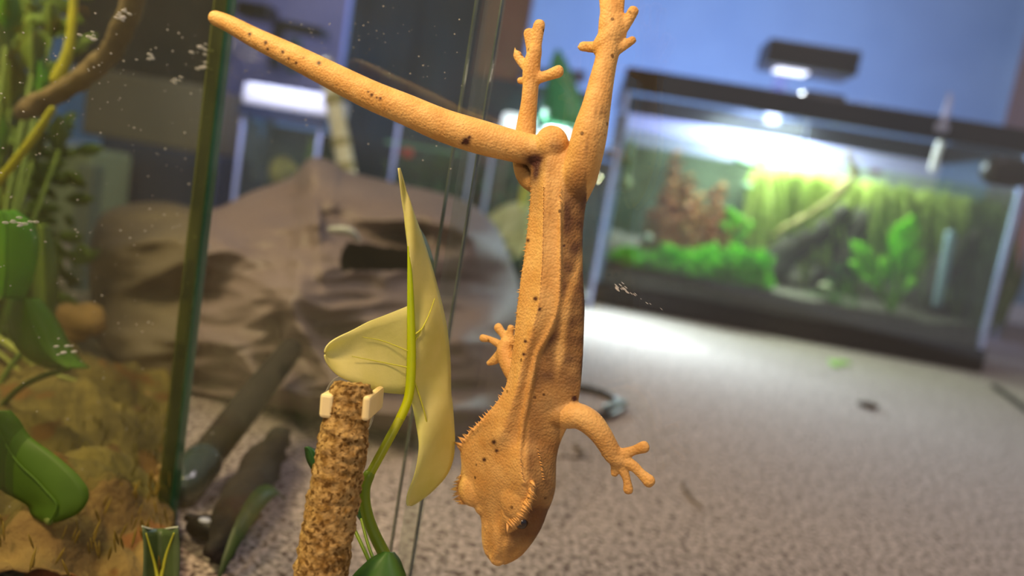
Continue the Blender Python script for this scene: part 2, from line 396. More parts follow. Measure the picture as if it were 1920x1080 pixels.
# left hind leg (behind the tail base)
gt([(1018, 345, 5, 26), (990, 330, 3.5, 22), (982, 300, 3, 21), (985, 255, 2.6, 20), (988, 225, 2.4, 18), (992, 195, 2.3, 16), (995, 160, 2.2, 15.5), (996, 140, 2.2, 17), (998, 118, 2.2, 16), (1003, 95, 2, 14)], 16, 4)
toe([(1001, 105, 2), (1006, 80, 1.8), (1011, 47, 1.8)], 14, 9.5, 1.2)
toe([(998, 100, 2), (994, 80, 1.8), (991, 62, 1.8)], 12, 8.5, 1.15)
toe([(990, 128, 2), (978, 116, 1.8), (970, 103, 1.8)], 11, 8, 1.05); gk.cone(G(966, 95, 2), G(963, 80, 2.5)-G(966, 95, 2), pxr(G(966, 95), 4))
toe([(1003, 148, 2), (1025, 142, 1.8), (1047, 134, 1.8)], 12, 9.5, 1.2)
toe([(992, 153, 2), (983, 152, 1.8), (975, 151, 1.8)], 9, 6, 1.1)
# left front arm and hand behind the body
gt([(990, 735, 6, 22), (968, 705, 4, 19), (955, 680, 3, 19), (948, 660, 2.4, 18), (950, 645, 2.2, 14)], 14, 4)
toe([(948, 652, 2.2), (930, 642, 1.9), (918, 636, 1.8), (905, 634, 1.8)], 9, 5.5, 1.35)
toe([(956, 645, 2.2), (944, 628, 1.9), (934, 614, 1.8)], 10, 6.5, 1.35)
toe([(940, 665, 2.2), (926, 676, 1.9), (916, 681, 1.9)], 13, 5, 1.0)
toe([(960, 640, 2.2), (957, 628, 1.9), (958, 615, 1.8)], 9, 6, 1.2)
# right front arm and hand
gt([(1040, 775, 7, 26), (1062, 779, 7.5, 25), (1085, 780, 7, 24.5), (1108, 793, 6, 24), (1127, 815, 5, 21), (1140, 836, 3.8, 19), (1150, 853, 2.8, 18), (1160, 862, 2.4, 15)], 16, 4)
toe([(1155, 853, 2.3), (1175, 849, 2), (1190, 844, 1.8), (1208, 838, 1.8)], 12, 8.5, 1.3)
toe([(1160, 862, 2.3), (1185, 872, 2), (1202, 888, 1.8), (1217, 902, 1.8)], 13, 9, 1.35)
toe([(1158, 865, 2.3), (1170, 885, 2), (1176, 903, 1.8), (1178, 918, 1.8)], 11, 7.5, 1.3)
toe([(1150, 862, 2.3), (1153, 875, 2), (1152, 888, 1.9)], 11, 6.5, 1.1)
toe([(1145, 850, 2.6), (1137, 853, 2.2), (1130, 853, 2)], 8, 4, 1.0)
# head details: brow bulges, snout ridge, jaw
gb(886, 920, 8.2, 29, 31, 17); gb(905, 945, 7, 16, 22, 14); gb(968, 936, 12.6, 31, 40, 17); gb(960, 968, 11.5, 20, 20, 12); gb(945, 905, 10, 40, 45, 18); gb(1010, 900, 8, 26, 44, 22)
gt([(955, 960, 11, 14), (942, 1000, 9.5, 9), (934, 1030, 8.5, 9), (930, 1046, 7, 9)])
gb(932, 1046, 6.5, 15, 15, 12)
gt([(1020, 870, 8, 20), (1016, 930, 7, 18), (1000, 985, 5, 16), (970, 1030, 4.5, 14), (945, 1048, 4, 11)])
gt([(982, 500, 12.8, 3), (973, 570, 13.3, 3.4), (964, 660, 13.4, 4), (958, 700, 13.4, 4.5), (948, 735, 13.4, 5), (931, 763, 13.2, 5), (905, 794, 13, 5), (880, 820, 10.6, 5), (863, 840, 9.8, 4)], 8)
gt([(1050, 380, 13, 2.5), (1050, 500, 13.8, 3), (1046, 570, 14.4, 3.4), (1030, 620, 14.6, 3.6), (1008, 660, 14.7, 4), (999, 700, 14.8, 4.6), (992, 735, 14.7, 5), (986, 765, 14.7, 5), (980, 795, 14.7, 5), (977, 825, 14.9, 5), (975, 850, 15.8, 5), (977, 880, 16.2, 5), (984, 905, 16, 6)], 8)
gt([(1020, 350, 14.4, 2.5), (1016, 500, 16, 3), (1010, 570, 17, 3), (998, 620, 17, 2)], 8)
gt([(1000, 908, 15, 6), (999, 925, 15, 6), (993, 942, 14.6, 6), (983, 958, 14, 6), (970, 973, 13.2, 5.5), (957, 984, 12.4, 5)], 8)
gt([(915, 985, 7.6, 7), (912, 1010, 7, 6), (914, 1036, 6.2, 6)])
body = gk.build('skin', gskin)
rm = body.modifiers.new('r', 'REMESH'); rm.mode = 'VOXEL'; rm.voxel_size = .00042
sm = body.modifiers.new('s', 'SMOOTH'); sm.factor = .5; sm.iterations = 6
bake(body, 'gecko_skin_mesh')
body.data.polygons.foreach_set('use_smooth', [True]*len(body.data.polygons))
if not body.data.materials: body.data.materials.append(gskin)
# colour attribute: painted shade of the right flank and cheek, plus dark spots
def pix(p):
    q = p-CO; d = q.dot(CF); return 960+FPX*q.dot(CR)/d, 540-FPX*q.dot(CU)/d
import numpy as np
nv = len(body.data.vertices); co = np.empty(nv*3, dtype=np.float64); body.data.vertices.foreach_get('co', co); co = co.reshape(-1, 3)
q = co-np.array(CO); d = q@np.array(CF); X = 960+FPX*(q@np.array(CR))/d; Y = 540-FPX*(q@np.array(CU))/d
gd = (np.array(GP)-co)@np.array(GN)*1000   # height off the glass, mm: low on the flank = shaded
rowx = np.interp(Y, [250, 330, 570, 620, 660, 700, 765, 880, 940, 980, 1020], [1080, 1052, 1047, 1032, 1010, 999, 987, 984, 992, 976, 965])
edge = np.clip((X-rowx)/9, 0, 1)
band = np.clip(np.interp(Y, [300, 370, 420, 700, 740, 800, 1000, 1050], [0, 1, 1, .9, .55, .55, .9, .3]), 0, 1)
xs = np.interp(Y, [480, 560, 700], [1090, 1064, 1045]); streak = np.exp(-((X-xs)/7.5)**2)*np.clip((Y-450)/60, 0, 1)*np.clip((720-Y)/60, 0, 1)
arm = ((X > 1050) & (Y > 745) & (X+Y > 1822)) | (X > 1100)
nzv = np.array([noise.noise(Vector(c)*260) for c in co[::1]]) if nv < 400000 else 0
shade_and_spots = np.where(arm, 0, np.clip(edge*band*(.78+.35*nzv)-streak*.9, 0, .92))
tb = np.exp(-(((X-1000)/26)**2+((Y-305)/22)**2))*1.5+np.exp(-(((X-1003)/12)**2+((Y-345)/40)**2))*.6+np.exp(-(((X-1046)/14)**2+((Y-276)/12)**2))*.55; shade_and_spots = np.maximum(shade_and_spots, tb*(.8+.5*nzv))
for lx, y0, y1 in ((1118, 185, 265), (1127, 170, 300), (1135, 175, 250), (1112, 240, 320)): shade_and_spots = np.maximum(shade_and_spots, np.exp(-((X-(lx-(Y-210)*.17+1.2*np.sin(Y*.09+lx)))/3.0)**2)*np.clip((Y-y0)/30, 0, 1)*np.clip((y1-Y)/40, 0, 1)*.6*(.7+.8*nzv))  # dark streaks paint the shade in the leg's wrinkle folds
ck = np.clip((X-np.interp(Y, [930, 985, 1000, 1030, 1050], [1004, 975, 950, 946, 945]))/8, 0, 1)*np.clip((Y-930)/25, 0, 1)*np.clip((1062-Y)/60, 0, 1); shade_and_spots = np.maximum(shade_and_spots, ck*.8)  # shade on the cheek and under the brow, painted in
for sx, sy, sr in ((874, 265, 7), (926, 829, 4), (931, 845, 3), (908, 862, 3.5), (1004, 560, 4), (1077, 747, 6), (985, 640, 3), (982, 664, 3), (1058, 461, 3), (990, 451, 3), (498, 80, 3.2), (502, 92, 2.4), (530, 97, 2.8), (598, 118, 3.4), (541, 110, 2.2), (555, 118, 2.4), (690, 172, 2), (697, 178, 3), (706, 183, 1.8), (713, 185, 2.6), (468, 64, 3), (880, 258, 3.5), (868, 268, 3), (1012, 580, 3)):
    shade_and_spots = np.maximum(shade_and_spots, np.exp(-(((X-sx)**2+(Y-sy)**2)/sr**2))*1.6)
shade_and_spots = np.clip(shade_and_spots, 0, 1)
att = body.data.attributes.new('shade_and_spots', 'FLOAT', 'POINT'); att.data.foreach_set('value', shade_and_spots.astype(np.float32))

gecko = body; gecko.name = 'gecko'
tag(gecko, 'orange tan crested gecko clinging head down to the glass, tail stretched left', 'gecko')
# spine rows
sk = MB()
def row(pts, hs, size, n, out, jit=.3):
    P = [G(x, y, h) for (x, y), h in zip(pts, hs)]
    P2, _ = spline(P, 1.0, 12)
    L_ = [0]
    for i in range(1, len(P2)): L_.append(L_[-1]+(P2[i]-P2[i-1]).length)
    for k in range(n):
        s = L_[-1]*(k+random.uniform(-.25, .25))/(n-1); i = max(1, min(len(L_)-1, next((j for j in range(len(L_)) if L_[j] >= s), len(L_)-1)))
        t = (s-L_[i-1])/max(1e-9, L_[i]-L_[i-1]); p = P2[i-1].lerp(P2[i], t)
        fr = k/(n-1); sz = (size[0]*(1-fr)+size[1]*fr)*random.uniform(.7, 1.25)
        o = (CR*out[0]-CU*out[1])*1.0-CF*out[2]; o = o.normalized()+Vector([random.uniform(-jit, jit) for _ in range(3)])
        L2 = pxr(p, sz); sk.cone(p-o.normalized()*L2*.25, o.normalized()*L2*1.25, L2*.34)
row([(996, 350), (990, 430), (982, 500), (973, 570), (968, 620), (964, 660), (959, 700), (949, 735)], [12, 12, 13, 13.5, 13.5, 13.5, 13.5, 13.5], (5.5, 9), 46, (-1, .1, .4))
row([(949, 735), (932, 762), (905, 793), (880, 818), (862, 838)], [13.5, 13.5, 13.3, 11, 10], (12, 15), 26, (-.75, -.65, .3))
row([(863, 893), (858, 910), (861, 930), (868, 944)], [8.6, 8.4, 8, 7.6], (12, 13), 13, (-1, .05, .3))
row([(1051, 350), (1050, 430), (1050, 500), (1046, 570), (1030, 620), (1008, 660), (999, 700), (992, 735)], [13, 13, 14, 14.6, 14.8, 14.8, 14.8, 14.6], (4.5, 7), 48, (.5, .1, 1))
row([(992, 735), (986, 765), (980, 795), (977, 825), (975, 850), (977, 880), (981, 902)], [14.6, 14.6, 14.6, 14.8, 16, 16.5, 16.5], (7.5, 8.5), 28, (.5, .1, 1))
row([(1000, 908), (998, 925), (993, 940), (984, 956), (972, 972), (958, 984)], [15.5, 15.5, 15.2, 14.8, 14, 13], (12, 14), 18, (.75, .6, .6))
row([(1019, 350), (1018, 430), (1016, 500), (1010, 570)], [15, 15.6, 16.4, 17.2], (3.6, 3.6), 44, (-.1, .1, 1))
row([(1008, 840), (1013, 860), (1017, 880), (1019, 898)], [12.5, 12.5, 12, 11.5], (4, 5), 12, (.8, .1, .6))
p = G(952, 985, 12.5); sk.cone(p, (CR*-.05-CU*1.0-CF*.2).normalized()*pxr(p, 26), pxr(p, 4))
sk.build('crest_spines', mat('spine_skin', 'e2b06a', 'd9a35a', 200, .5), gecko, kind='stuff')
# eye under the right brow
ep = G(978, 978, 8.6); mb = MB(); mb.ball(ep, GT*pxr(ep, 13), GN*pxr(ep, 13), EZ*pxr(ep, 14))
tag(mb.build('eye', mat('gecko_eye', '1a120c', '2c1e12', 300, .12, spec=.8, coat=.6), gecko), 'dark glossy eye under the spiny brow')
mb = MB(); mb.ball(G(1030, 893, 8.6), GT*pxr(ep, 3), GN*pxr(ep, 3), EZ*pxr(ep, 6)); mb.build('ear_opening', mat('ear_dark', '3a2014', rough=.6), gecko)

# ================================================================== TERRARIUM GLASS
ter = thing('glass_terrarium', Vector((G(700, 540).x, G(700, 540).y, 0)), 'glass terrarium front with two sliding panes and green edged left corner', 'terrarium')
def pane(name, pa, pb, off, th, material, parent, z0=.0, z1=.5):
    a = pa-GN*off; a.z = z0; b = pb-GN*off; b.z = z0
    mb = MB(); mb.box(a, b-a, GN*th, EZ*(z1-z0)); return mb.build(name, material, parent, False)
Z = .004
cornerP = G(415, 100); cornerP.z = 0
e1 = G(922, 100); e1b = G(885, 100, -5)
right_far = G(1000, 540)+GT*.32; right_far.z = 0
PANES = []
PANES.append(pane('sliding_pane', cornerP+GT*.002, G(928, 60), -.0005, .003, M['frontglass'], ter))
PANES.append(pane('sliding_pane', G(880, 60, -6), G(1000, 540, -6)+GT*.30, .006-.012, .003, M['frontglass'], ter))
def vbar(px, py, h, w_, t_, material, name, parent, z1=.5):
    p = G(px, py, h); p.z = 0; mb = MB(); mb.box(p, GT*w_, GN*t_, EZ*z1); return mb.build(name, material, parent, False)
vbar(929, 60, 0, .0006, .0012, M['edge_thin'], 'pane_edge', PANES[0])
vbar(881, 60, -6, .0007, .0012, M['edge_thin'], 'pane_edge', PANES[1])
# left corner: side pane runs from the corner back towards the viewer
sp = G(418, 60); sp.z = 0
mb = MB(); mb.box(sp-GN*.30-GT*.003, GN*.30, GT*.003, EZ*.5)
side = mb.build('side_pane', M['sideglass'], ter, False)
mb = MB(); mb.box(sp+GN*.0002-GT*.0022, GT*.0030, GN*.004, EZ*.5); tag(mb.build('corner_edge', M['edge'], ter, False), 'dark green polished glass edge')
mb = MB(); mb.box(sp-GN*.0060-GT*.0002, GN*.0055, GT*.0012, EZ*.5); tag(mb.build('corner_seal', M['olive_strip'], ter, False), 'olive tinted silicone strip in the corner')
# droplets and splash marks on the panes
dm = MB()
def droplet(px, py, r, plane='side', el=1.0):
    if plane == 'side':
        p = hit(px, py, sp, GT)+GT*.0001; n_ = GT; a = GN
    else: p = G(px, py, .1); n_ = -GN; a = GT
    rr = pxr(p, r); dm.ball(p, a*rr*1.5, n_*rr*.4, EZ*rr*el, 8, 5)
for i in range(230): droplet(random.uniform(0, 400), random.triangular(-20, 1000, 120), random.choice((.6, .8, 1.1, 1.6)))
for i in range(150): droplet(random.uniform(440, 870), random.triangular(0, 330, 60), random.choice((.5, .6, .8, 1.1)), 'front')
dm.build('water_droplets', glass('droplet', 'ffffff', .34, 'e0e0d8', 2.5, .1), ter, kind='stuff')
sm_ = MB()
for cx_, cy_, n_, sp_ in ((230, 30, 14, 9), (375, 92, 10, 12), (387, 125, 6, 8), (180, 70, 8, 12), (30, 415, 14, 12), (122, 658, 9, 10), (276, 108, 6, 8), (330, 150, 5, 8)):
    for i in range(n_):
        p = hit(cx_+random.gauss(0, sp_), cy_+random.gauss(0, sp_*.5), sp, GT); rr = pxr(p, random.uniform(1.5, 4)); sm_.ball(p, GN*rr*1.8, GT*rr*.4, EZ*rr*.8, 8, 5)
for i in range(26):
    t = random.random()**1.6; p = G(1155+t*90, 532+t*50+random.gauss(0, 5*(1-t)), -5.8); rr = pxr(p, random.uniform(1, 3.2)*(1-t*.7)); sm_.ball(p, GT*rr*2+EZ*-rr*.9, GN*rr*.2, EZ*rr*.6, 8, 5)
sm_.build('white_splash_marks', glass('limescale', 'ffffff', .35, 'e4e4e0', 1.5, .2), ter, kind='stuff')

# ================================================================== ARROWHEAD LEAF
plant = thing('arrowhead_vine', W(735, 1075, .215), 'pale yellow green arrowhead leaf on a curved stem left of the gecko', 'plant')
R_ = [(315, 747, 749), (350, 751, 760), (400, 757, 776), (440, 762, 790), (480, 766, 803), (520, 769, 815), (570, 771, 828), (620, 772, 838), (680, 772, 844), (735, 769, 845),
      (760, 773, 848), (790, 779, 850), (830, 785, 852), (865, 783, 848), (895, 776, 834), (925, 765, 805), (943, 763, 780), (948, 766, 770)]
rows = []
P = [(Vector((y, a, b))) for y, a, b in R_]; P2, _ = spline(P, 1.0, 4)
for p in P2:
    y, a, b = p; r = []
    for j in range(9):
        t = j/8; x = a+(b-a)*t; dep = .2255+.012*t**1.6*min(1, (y-300)/250)+.0014*math.sin(y*.035+t*4)-.004*max(0, (y-760)/190)*(1-t)
        r.append(W(x, y, dep))
    rows.append(r)
LBLADE = sheet('leaf_blade', rows, .0005, M['leaf_pale'], plant)
Lb = [(773, 570, 740), (750, 580, 739), (720, 592, 736), (690, 604, 728), (660, 620, 716), (637, 631, 705), (622, 640, 692), (614, 648, 681), (610, 655, 672), (609, 660, 667)]
P2, _ = spline([Vector(q) for q in Lb], 1.0, 4); rows = []
for p in P2:
    x, a, b = p; rows.append([W(x, a+(b-a)*j/8, .2255-.012*((773-x)/160)+.003*math.sin(j*.5)*((773-x)/160)) for j in range(9)])
sheet('leaf_lobe', rows, .0005, M['leaf_pale'], plant)
rows = [[W(a+(b-a)*j/3, y, .236+.002*j) for j in range(4)] for y, a, b in ((425, 781, 784), (445, 787, 797), (468, 793, 806), (490, 799, 812), (515, 808, 813), (530, 813, 815))]
sheet('leaf_fold', rows, .0005, M['leaf_back'], plant)
def stem(name, pts, material, parent, seg=10, sub=5, **k):
    P = [W(a, b, d_) for a, b, d_, r in pts]; mb = MB(); mb.tube(P, [pxr(p, q[3]) for p, q in zip(P, pts)], seg, sub, **k); return mb.build(name, material, parent)
tag(stem('midrib', [(765, 462, .2245, 1.2), (767, 490, .2243, 3.2), (769, 530, .224, 5.5), (771, 620, .2235, 8), (771, 690, .223, 9), (766, 745, .222, 9), (750, 785, .220, 9)], M['rib'], LBLADE), 'bright lime midrib')
for pts in ([(772, 630, .2235, 1.6), (785, 622, .224, 1.6), (798, 608, .2275, 1)], [(772, 650, .2235, 1.6), (800, 600, .226, 1.3), (815, 560, .231, .8)], [(772, 700, .223, 1.8), (795, 770, .225, 1.4), (812, 850, .229, .8)],
            [(770, 690, .2225, 1.2), (720, 680, .2215, .9), (660, 668, .217, .6)], [(770, 660, .2225, 1), (720, 640, .2215, .8), (680, 632, .219, .5)]):
    stem('leaf_vein', pts, mat('vein', 'c4c83c', rough=.5) if 'vein' not in bpy.data.materials else bpy.data.materials['vein'], LBLADE, 6, 4)
stem('petiole', [(750, 785, .220, 9), (728, 826, .218, 9), (705, 868, .216, 9), (692, 892, .215, 9)], M['petiole'], plant)
stem('petiole', [(692, 890, .215, 11), (683, 915, .2145, 11.5), (685, 950, .214, 11), (697, 990, .2135, 11), (716, 1030, .213, 11.5), (736, 1066, .212, 12)], M['petiole_low'], plant)
def pxleaf(name, outline, d_, material, parent=None, th=.0006, cup=.004, n=5, label=None, cat=None, tilt=(0, 0)):
    """leaf from (y, xl, xr) rows, cupped, with thickness"""
    P2, _ = spline([Vector(q) for q in outline], 1.0, 4); rows = []
    y0 = outline[0][0]; x0 = (outline[0][1]+outline[0][2])/2
    for p in P2:
        y, a, b = p; rows.append([W(a+(b-a)*j/n, y, d_+cup*abs(2*j/n-1)**1.5+tilt[0]*(y-y0)/100+tilt[1]*(a+(b-a)*j/n-x0)/100) for j in range(n+1)])
    o = sheet(name, rows, th, material, parent)
    if label: tag(o, label, cat)
    return o
pxleaf('lower_leaf', [(1036, 718, 738), (1048, 696, 748), (1062, 680, 754), (1078, 664, 760), (1110, 640, 770)], .208, M['leaf_green'], plant, tilt=(-.012, 0))
pxleaf('small_leaf', [(838, 572, 578), (846, 573, 592), (862, 576, 600), (878, 584, 604), (890, 592, 606)], .236, M['leaf_dk'], plant)
stem('leaf_stalk', [(604, 888, .236, 3), (630, 930, .232, 3), (668, 1000, .226, 3.5), (705, 1080, .216, 4)], M['petiole_low'], plant, 8)
pxleaf('dark_leaf', [(905, 676, 682), (925, 668, 688), (945, 664, 690), (962, 668, 684), (975, 676, 680)], .232, M['leaf_dk'], plant)
stem('leaf_stalk', [(678, 974, .232, 3), (690, 1020, .226, 3), (712, 1080, .216, 4)], M['petiole_low'], plant, 8)
# reflection at bottom left, built as a solid strap leaf with cut top
rows = []
for i in range(9):
    t = i/8; y = 988+t*130
    rows.append([W((267+66*s)+t*1+(3*math.sin(t*4) if s in (0, 1) else 0), y+(-3 if s in (0, 1) else 3)*(1-t), .27-.008*abs(2*s-1)) for s in [j/8 for j in range(9)]])
blade = thing('reflected_strap_leaf', W(300, 1085, .27), 'square cut dark green reflection built as a strap leaf with silvery rim at the bottom left', 'leaf')
SBLADE = sheet('leaf_blade', rows, .0006, mat('strap_green', '4a5c36', '5c7046', 60, .35, trl=.2), blade)
stem('leaf_vein', [(274, 1000, .262, 1.2), (288, 1050, .2665, 2.6), (297, 1090, .268, 4)], bpy.data.materials['vein'], SBLADE, 6)
stem('leaf_vein', [(326, 1000, .262, 1.2), (312, 1040, .2665, 2.8), (301, 1090, .268, 4)], bpy.data.materials['vein'], SBLADE, 6)
stem('cut_rim', [(267, 987, .262, 1.6), (280, 991, .2645, 1.5), (300, 993, .27, 1.4), (320, 990, .2645, 1.5), (333, 988, .262, 1.8)], mat('silver_rim', 'c8d0c0', rough=.3), SBLADE, 6)

# ================================================================== CORK STICK + SUCTION CUP
pts = [(660, 722, .205, 37), (652, 770, .204, 42), (645, 820, .203, 46), (637, 870, .202, 47), (626, 930, .201, 48), (616, 990, .200, 48.5), (606, 1050, .199, 50), (598, 1120, .198, 52)]
P = [W(a, b, d_) for a, b, d_, r in pts]; rad = [pxr(p, q[3]) for p, q in zip(P, pts)]
P2, R2 = spline(P, rad, 14); v = []; seg = 72
cut = 0
axis = (P[0]-P[-1]).normalized(); a_ = axis.orthogonal().normalized(); b_ = axis.cross(a_)
rws = [(P2[0]+axis*.0006, .0), (P2[0]+axis*.0004, .35), (P2[0]+axis*.0006, .7), (P2[0]+axis*.0003, .93)]
for i, (c, rr) in enumerate([(x, R2[0]*s) for x, s in rws]+list(zip(P2, R2))):
    for k in range(seg):
        q = 6.28318*k/seg; dd = a_*math.cos(q)+b_*math.sin(q); x = c+dd*rr
        if i >= 4: x = x+dd*(noise.turbulence(x*700, 4, True)*.0008-.0004+.0007*noise.noise(Vector((x.x*160, x.y*160, x.z*620))))
        else: x = x+axis*(noise.noise(x*600)*.0008)
        v.append(x)
nr = len(v)//seg; f = [(i*seg+k, i*seg+(k+1) % seg, (i+1)*seg+(k+1) % seg, (i+1)*seg+k) for i in range(nr-1) for k in range(seg)]+[tuple(range((nr-1)*seg, nr*seg))]
tag(add('cork_stick', v, f, M['cork']), 'rough brown cork bark stick rising at the bottom centre', 'stick')
cup = thing('suction_cup', W(652, 766, .224), 'clear suction cup with two cream clip tabs gripping the cork stick top', 'suction cup')
c = W(652, 764, .226); rr = pxr(c, 57); mb = MB(); nrm = (-GN).normalized(); rows = []
for s, h in ((.02, .004), (.25, .0042), (.45, .0032), (.7, .0016), (.9, .0006), (1.0, .0), (1.0, -.0008), (.6, -.0006), (.02, -.0006)):
    rows.append([c+nrm*h+(GT*math.cos(q*.13090)+EZ*math.sin(q*.13090))*rr*s*1.06 for q in range(48)])
v, f = grid(rows, True); mb.put(v, f); mb.build('cup_disc', M['clear'], cup)
mb = MB(); rows = [[c+(GT*math.cos(q*.1309)+EZ*math.sin(q*.1309))*(rr*1.06+pxr(c, 1.4)*math.cos(a*1.0472))-GN*pxr(c, 1.4)*math.sin(a*1.0472) for a in range(6)] for q in range(49)]
v, f = grid(rows, True); mb.put(v, f); mb.build('cup_rim', glass('cup_rim', 'f0f0ec', .25, 'e0dccc', 1, .05), cup)
for x0, y0, x1, y1, x2, y2 in ((597, 783, 622, 786, 600, 738), (676, 789, 691, 791, 680, 743)):
    a = W(x0, y0, .199); b = W(x1, y1, .199); hgt = W(x2, y2, .199)-a
    mb = MB(); mb.box(a, b-a, CF*.022, hgt, .0008); mb.build('clip_tab', M['cream'], cup, False)

# ================================================================== BROWN PLASTIC BAG
def fd(px, py):
    return (F(px, py)-CO).dot(CF)
BP = [(165, 520, .60), (172, 440, .61), (205, 392, .63), (300, 378, .65), (395, 392, .67), (470, 360, .69), (545, 332, .70), (583, 296, .70), (625, 304, .70), (655, 322, .70), (740, 343, .71),
      (860, 372, .71), (925, 418, .71), (962, 500, .70), (985, 590, .68), (985, 700, .63), (940, 775, fd(940, 790)), (850, 826, fd(850, 830)), (740, 812, fd(740, 815)), (620, 790, fd(620, 792)),
      (500, 762, fd(500, 765)), (380, 742, fd(380, 745)), (270, 712, fd(270, 716)), (185, 640, .58)]
bc = (610, 590)
poly = [Vector(p) for p in BP]+[Vector(BP[0])]
Pp, _ = spline(poly, 1.0, 9); Pp = Pp[:-1]
def crum(x, y, s=1.0):
    v_ = 0; a = 1; fq = s
    for o_ in range(3):
        v_ += a*(1-abs(noise.noise(Vector((x*fq+3.1*o_, y*fq*1.25+1.7*o_, .37*o_))))*2.2); a *= .36; fq *= 2.3
    return v_
NRAD = 64
def bagpt(b, r):
    px = bc[0]+(b.x-bc[0])*r; py = bc[1]+(b.y-bc[1])*r
    cdep = .56; e = b.z*r**2+cdep*(1-r**2); dm_ = math.sqrt(max(0, 1-r*r))
    dep = e-.055*dm_
    k = min(1, (1-r)*6)
    dep -= (.042*crum(px*.0022, py*.0052)-.02)*(.25+.75*k)
    # broad folds: the ridge of the upper flap, the vertical crease and the red-brown fold
    dep -= .030*math.exp(-((py-(318+(px-590)*.30))/42)**2)*(1 if px > 560 else 0)*k
    dep += .035*math.exp(-((py-(420+(px-640)*.18))/26)**2)*(1 if 600 < px < 800 else 0)
    dep += .018*(1/(1+math.exp((px-(548-(py-500)*.12))/5)))*k
    dep -= .028*math.exp(-(((px-555)-(py-600)*.62)/20)**2)*math.exp(-((py-640)/70)**2)
    if r < 1: pass
    return px, py, dep
rows = []
for i in range(NRAD+1):
    r = i/NRAD; rw = []
    for b in Pp:
        px, py, dep = bagpt(b, r); p = W(px, py, dep)
        if p.z < .002: p.z = .002
        rw.append(p)
    rows.append(rw)
for k, s in ((1, .06), (2, .14)):
    rw = []
    for b in Pp:
        rr = 1-.10*k+.04; p = W(bc[0]+(b.x-bc[0])*rr, bc[1]+(b.y-bc[1])*rr, b.z+s)
        if p.z < .002: p.z = .002
        rw.append(p)
    rows.append(rw)
v, f = grid(rows, True)
nb = len(Pp)
def inhole(i, k):
    b = Pp[k]; r = (i+.5)/NRAD
    if r > 1: return False
    px = bc[0]+(b.x-bc[0])*r; py = bc[1]+(b.y-bc[1])*r
    return 636+max(0, (478-py))*.5 < px < 772 and 452+(px-640)*.12 < py < 507
f = [q for n_, q in enumerate(f) if not inhole(n_//nb, n_ % nb)]
f.append(tuple(range(len(v)-nb, len(v))))
bag = add('crumpled_bag', v, f, M['bag']); tag(bag, 'large crumpled brown plastic bag slumped on the carpet behind the glass', 'bag')
# things in / on the bag
a = W(618, 425, .64); mb = MB(); mb.box(a, EX*.10, EY*.09, EZ*-.055, .003)  # black block added so that the shaded hole reads black
tag(mb.build('hole_darkener', M['black'], None, False), 'black block added to darken the torn hole of the brown bag', 'box')
mb = MB(); mb.tube([W(628, 432, .515), W(655, 434, .513), W(668, 446, .515)], [.0055, .006, .004], 10, 4, flat=.5)
tag(mb.build('tape_scrap', mat('grey_tape', 'a8a8a0', rough=.4)), 'small grey tape scrap at the upper left of the bag hole', 'tape')

# ================================================================== THINGS ON THE CARPET, LEFT
p0 = F(352, 935)+EZ*.011; p1 = W(545, 655, .475)
pl = thing('pipe', F(352, 935), 'dark grey pipe leaning from the carpet towards the brown bag', 'pipe')
mb = MB(); mb.tube([p0, p0.lerp(p1, .5), p1], [.0085, .009, .0075], 16, 6); mb.build('shaft', mat('dark_grey_rubber', '1e1a18', '292320', 60, .75, spec=.15), pl)
mb = MB(); mb.tube([p0-(p1-p0)*.05, p0+(p1-p0)*.10], [.0105, .0105], 16, 4); tag(mb.build('cap', mat('smoky_cap', '2a332c', '3c4844', 40, .15, spec=.8), pl), 'smoky translucent end cap')
mb = MB(); q0 = F(400, 1075)+EZ*.010; q1 = F(515, 880)+EZ*.018
mb.tube([q0, q0.lerp(q1, .3)+EZ*.002, q0.lerp(q1, .62), q1], [.006, .011, .010, .008], 14, 6, nz=.006, nscale=80)
tag(mb.build('dark_stick', mat('charred_bark', '120e0b', '211a14', 90, .8, .001, 300)), 'short blackened wooden stick lying on the carpet behind the corner', 'stick')
mb = MB(); c0 = F(385, 1018)+EZ*.007
mb.ball(c0, EX*.010, EY*.006, EZ*.006); mb.box(c0+EZ*.001-EX*.012, EX*.024, EY*.004, EZ*.003, .001)
tag(mb.build('black_clip', M['black']), 'little black clip with a white spot beside the corner', 'clip')
mb = MB(); mb.ball(c0+EZ*.0052-EY*.003, EX*.003, EY*.002, EZ*.0012); tag(mb.build('white_chip', M['white']), 'tiny white chip on top of the black clip', 'chip')
mb = MB(); mb.blade(F(400, 1120)+EZ*.004, F(530, 985)+EZ*.012, .008, EZ*.02, n=10)
tag(mb.build('grass_blade', mat('grass_dk', '2c3e18', '3a5020', 50, .5, trl=.2)), 'dim green grass blade lying beside the blackened stick', 'leaf')
# cable loop on the carpet
cb = MB(); kp = [(1060, 728), (1090, 733), (1125, 742), (1152, 755), (1166, 770), (1160, 778), (1140, 788), (1110, 785), (1070, 780)]
cb.tube([F(a, b)+EZ*.0035 for a, b in kp], [.0032]*9, 10, 6)
cab2 = thing('power_cable', F(1100, 760), 'black cable looping on the pale carpet right of the gecko', 'cable'); cb.build('cord', M['black'], cab2)
mb = MB(); c0 = F(1172, 770)+EZ*.006; d0 = (F(1125, 784)+EZ*.006-c0); mb.box(c0-EY*.003-EZ*.004, d0, EY*.010, EZ*.009, .002); mb.build('plug', M['black'], cab2, False)
mb = MB(); mb.tube([F(a, b)+EZ*.0015 for a, b in ((1280, 905), (1284, 922), (1297, 940), (1318, 957))], [.0009, .0013, .0012, .0007], 8, 5)
tag(mb.build('dry_twig', mat('dry_twig', '5b4d44', rough=.8)), 'thin curved dry twig on the carpet below right of the hand', 'twig')
